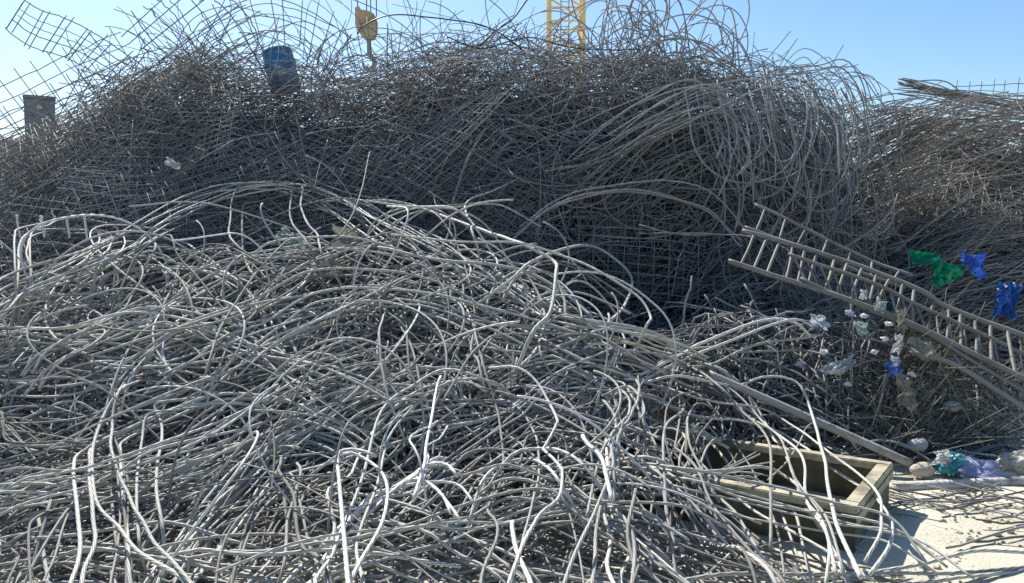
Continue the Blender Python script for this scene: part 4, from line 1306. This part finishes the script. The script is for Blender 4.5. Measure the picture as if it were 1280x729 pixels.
# ------------------------------------------------------------------ blue drum
dp = at(357, 112, 9.95)
root = empty('plastic_drum', dp)
root.rotation_euler = (R(-8), R(-14), 0); root.scale = (.86, .86, .92)
prof = [(0, 0), (.20, 0), (.215, .02), (.215, .12), (.228, .14), (.228, .17), (.215, .19), (.215, .30), (.228, .32), (.228, .35), (.215, .37), (.215, .47), (.205, .495), (0, .495)]
def lathe(prof, seg=28):
    bm = bmesh.new()
    rings = []
    for r_, z in prof:
        rings.append([bm.verts.new((r_ * math.cos(2 * math.pi * k / seg), r_ * math.sin(2 * math.pi * k / seg), z)) for k in range(seg)] if r_ > 0 else [bm.verts.new((0, 0, z))])
    for a, b_ in zip(rings, rings[1:]):
        for k in range(seg):
            k2 = (k + 1) % seg
            if len(a) == 1: bm.faces.new((a[0], b_[k], b_[k2]))
            elif len(b_) == 1: bm.faces.new((a[k], b_[0], a[k2]))
            else: bm.faces.new((a[k], a[k2], b_[k2], b_[k]))
    bmesh.ops.recalc_face_normals(bm, faces=bm.faces[:])
    return bm
from_bm('body', lathe(prof), M['blue_drum'], root, True)
o = from_bm('lid', lathe([(0, .497), (.205, .497), (.212, .503), (.212, .527), (.2, .532), (.19, .522), (0, .520)]), M['blue_drum'], root, True)
o = from_bm('cap', lathe([(0, 0), (.035, 0), (.035, .04), (0, .042)], 14), M['blue_drum'], root, True); o.location = (.08, -.03, .521)
tag(root, 'blue plastic drum stuck upright near the crest of the back heap', 'drum')

# ------------------------------------------------------------------ pillar and wall behind the left flank
pp = at(52, 200, 13.5)
root = empty('concrete_pillar', (pp[0], pp[1], 0)); root.rotation_euler = (0, 0, 0.53)
ztop = at(52, 122, 13.5)[2]
hw = 16.5 / F * 13.5
bm = bmesh.new(); box(bm, -hw, hw, -hw, hw, 0, ztop - .06, .015); from_bm('shaft', bm, M['dark_concrete'], root)
bm = bmesh.new(); box(bm, -hw - .012, hw + .012, -hw - .012, hw + .012, ztop - .057, ztop, .01); from_bm('cap', bm, M['dark_concrete'], root)
bm = bmesh.new(); bmesh.ops.create_cone(bm, cap_ends=True, segments=16, radius1=.045, radius2=.045, depth=.03)
o = from_bm('lifting_eye', bm, M['pale_pipe'], root); o.rotation_euler = (R(90), 0, 0); o.location = (0, -hw - .012, ztop - .2)
tag(root, 'square grey concrete pillar standing behind the left flank of the heap', 'pillar')
wz = at(10, 182, 14)[2]
bm = bmesh.new(); box(bm, -12, at(30, 182, 14)[0], 13.9, 14.2, 0, wz, .02)
root = empty('concrete_wall', (0, 0, 0)); from_bm('wall', bm, M['concrete'], root)
bm = bmesh.new(); box(bm, -12.05, at(30, 182, 14)[0] + .04, 13.85, 14.25, wz + .002, wz + .08, .01); from_bm('coping', bm, M['concrete'], root)
tag(root, 'low grey concrete wall left of the pillar at the left edge', 'wall')

# ------------------------------------------------------------------ tower crane and hook block
CY = 40.0
mx = at(707, 30, CY)[0]
HW = 0.82
root = empty('tower_crane', (mx, CY, 0))
TOP = 26.0


def bar_between(bm, a, b_, w):
    a, b_ = Vector(a), Vector(b_)
    d = b_ - a
    r_ = bmesh.ops.create_cube(bm, size=1)
    rot = d.to_track_quat('Z', 'Y').to_matrix()
    for v in r_['verts']:
        v.co = rot @ Vector((v.co.x * w, v.co.y * w, v.co.z * d.length)) + (a + b_) / 2


for sx in (-1, 1):
    for sy in (-1, 1):
        bm = bmesh.new(); bar_between(bm, (sx * HW, sy * HW, 0), (sx * HW, sy * HW, TOP), .17)
        from_bm('corner_post', bm, M['yellow'], root)
bm = bmesh.new()
z = 0.0
k = 0
while z < TOP - 1.0:
    z2 = z + 1.1
    cs = [(-HW, -HW), (HW, -HW), (HW, HW), (-HW, HW)]
    for i in range(4):
        a, b_ = cs[i], cs[(i + 1) % 4]
        bar_between(bm, (*a, z), (*b_, z), .07)
        if k % 2: a, b_ = b_, a
        bar_between(bm, (*a, z + .05), (*b_, z2 - .05), .075)
    z = z2; k += 1
from_bm('lattice_bracing', bm, M['yellow'], root)
bm = bmesh.new()
for zz in np.arange(0.2, TOP, 0.3):
    bar_between(bm, (-.2, HW - .25, zz), (.2, HW - .25, zz), .025)
for sx in (-.2, .2):
    bar_between(bm, (sx, HW - .25, 0), (sx, HW - .25, TOP), .04)
from_bm('access_ladder', bm, M['dark_steel'], root)
hx = at(457, 30, CY)[0] - mx
bm = bmesh.new()
for yy in (-.6, .6):
    bar_between(bm, (-26, yy, TOP), (10, yy, TOP), .14)
bar_between(bm, (-26, 0, TOP + 1.1), (10, 0, TOP + 1.1), .14)
for i, xx in enumerate(np.arange(-26, 9.2, 1.2)):
    for yy in (-.6, .6):
        bar_between(bm, (xx, yy, TOP), (xx + .6, 0, TOP + 1.1), .06); bar_between(bm, (xx + .6, 0, TOP + 1.1), (xx + 1.2, yy, TOP), .06)
from_bm('jib', bm, M['yellow'], root)
bm = bmesh.new(); box(bm, hx - .7, hx + .7, -.55, .55, TOP - .4, TOP - .1, .03); from_bm('trolley', bm, M['dark_steel'], root)
bm = bmesh.new(); box(bm, 7.5, 9.8, -.9, .9, TOP - 1.6, TOP - .1, .05); from_bm('counterweight', bm, M['concrete'], root)
bm = bmesh.new(); box(bm, -2.2, -.95, -1.1, .4, TOP - 2.2, TOP - .1, .05); from_bm('cab', bm, M['yellow'], root)
tag(root, 'yellow lattice tower crane mast rising behind the crest of the heap', 'crane')

hp = at(458, 30, CY)
root = empty('crane_hook_block', hp)
bm = bmesh.new()     # tapering side cheeks, extruded outline
out = [(-.50, .72), (-.30, .78), (-.22, .62), (.14, .56), (.42, .42), (.52, .10), (.50, -.45), (.36, -.72), (-.02, -.80), (-.30, -.50), (-.50, -.18)]
for y0, y1 in ((-.28, -.20), (.20, .28)):
    fa = [bm.verts.new((x, y0, z)) for x, z in out]; fb = [bm.verts.new((x, y1, z)) for x, z in out]
    bm.faces.new(fa); bm.faces.new(fb[::-1])
    for i in range(len(out)):
        j = (i + 1) % len(out)
        bm.faces.new((fa[i], fb[i], fb[j], fa[j]))
bmesh.ops.recalc_face_normals(bm, faces=bm.faces[:])
from_bm('cheek_plate', bm, M['hook'], root)
for xx, zz, rr in ((.05, .12, .40), (.1, -.35, .26)):
    bm = bmesh.new(); bmesh.ops.create_cone(bm, cap_ends=True, segments=28, radius1=rr, radius2=rr, depth=.30)
    o = from_bm('sheave', bm, M['hook'], root, False); o.rotation_euler = (R(90), 0, 0); o.location = (xx, 0, zz)
bm = bmesh.new()
for xx in (-.42, .02, .22, .50):
    bar_between(bm, (xx, 0, .35), (xx, 0, TOP - .4 - hp[2]), .045)
from_bm('hoist_rope', bm, M['dark_steel'], root)
hk = spline(np.array([(.12, 0, -.7), (.12, 0, -1.25), (.14, 0, -1.5), (.36, 0, -1.72), (.34, 0, -2.05), (.08, 0, -2.2), (-.18, 0, -2.02), (-.20, 0, -1.85)]), .06)
nn_ = len(hk)
me = wires_mesh('hook', [(hk[None], (np.interp(np.linspace(0, 1, nn_), [0, .3, .7, 1], [.11, .11, .13, .03]))[None], 10, [0.4])])
link('hook', me, M['cage'], root)
tag(root, 'faded yellow crane hook block hanging on ropes above the crest', 'crane hook')

# ------------------------------------------------------------------ light
SUN_EL, SUN_AZ = 46.0, -29.0           # azimuth from +Y, negative towards the left of the view
w = bpy.data.worlds.new('World'); scene.world = w; w.use_nodes = True
nt = w.node_tree
bg = nt.nodes['Background']
sky = nt.nodes.new('ShaderNodeTexSky'); sky.sky_type = 'NISHITA'; sky.sun_disc = False
sky.sun_elevation = R(SUN_EL); sky.sun_rotation = R(SUN_AZ)
sky.air_density = 1.1; sky.dust_density = 0.7; sky.ozone_density = 2.5
hs = nt.nodes.new('ShaderNodeHueSaturation'); hs.inputs['Saturation'].default_value = 1.22
nt.links.new(sky.outputs[0], hs.inputs['Color']); nt.links.new(hs.outputs[0], bg.inputs[0]); bg.inputs[1].default_value = 0.08
sd = bpy.data.lights.new('sun', 'SUN'); sd.energy = 4.6; sd.angle = R(0.5); sd.color = (1.0, 0.955, 0.88)
so = bpy.data.objects.new('sun', sd); COL.objects.link(so)
az, el = R(SUN_AZ), R(SUN_EL)
to_sun = Vector((math.sin(az) * math.cos(el), math.cos(az) * math.cos(el), math.sin(el)))
so.rotation_euler = to_sun.to_track_quat('Z', 'Y').to_euler()
so.location = to_sun * 40

vs = scene.view_settings
vs.view_transform = 'Standard'; vs.look = 'None'; vs.gamma = 1.0; vs.exposure = 1.0; vs.use_curve_mapping = False
scene.cycles.max_bounces = 6
scene.cycles.diffuse_bounces = 3
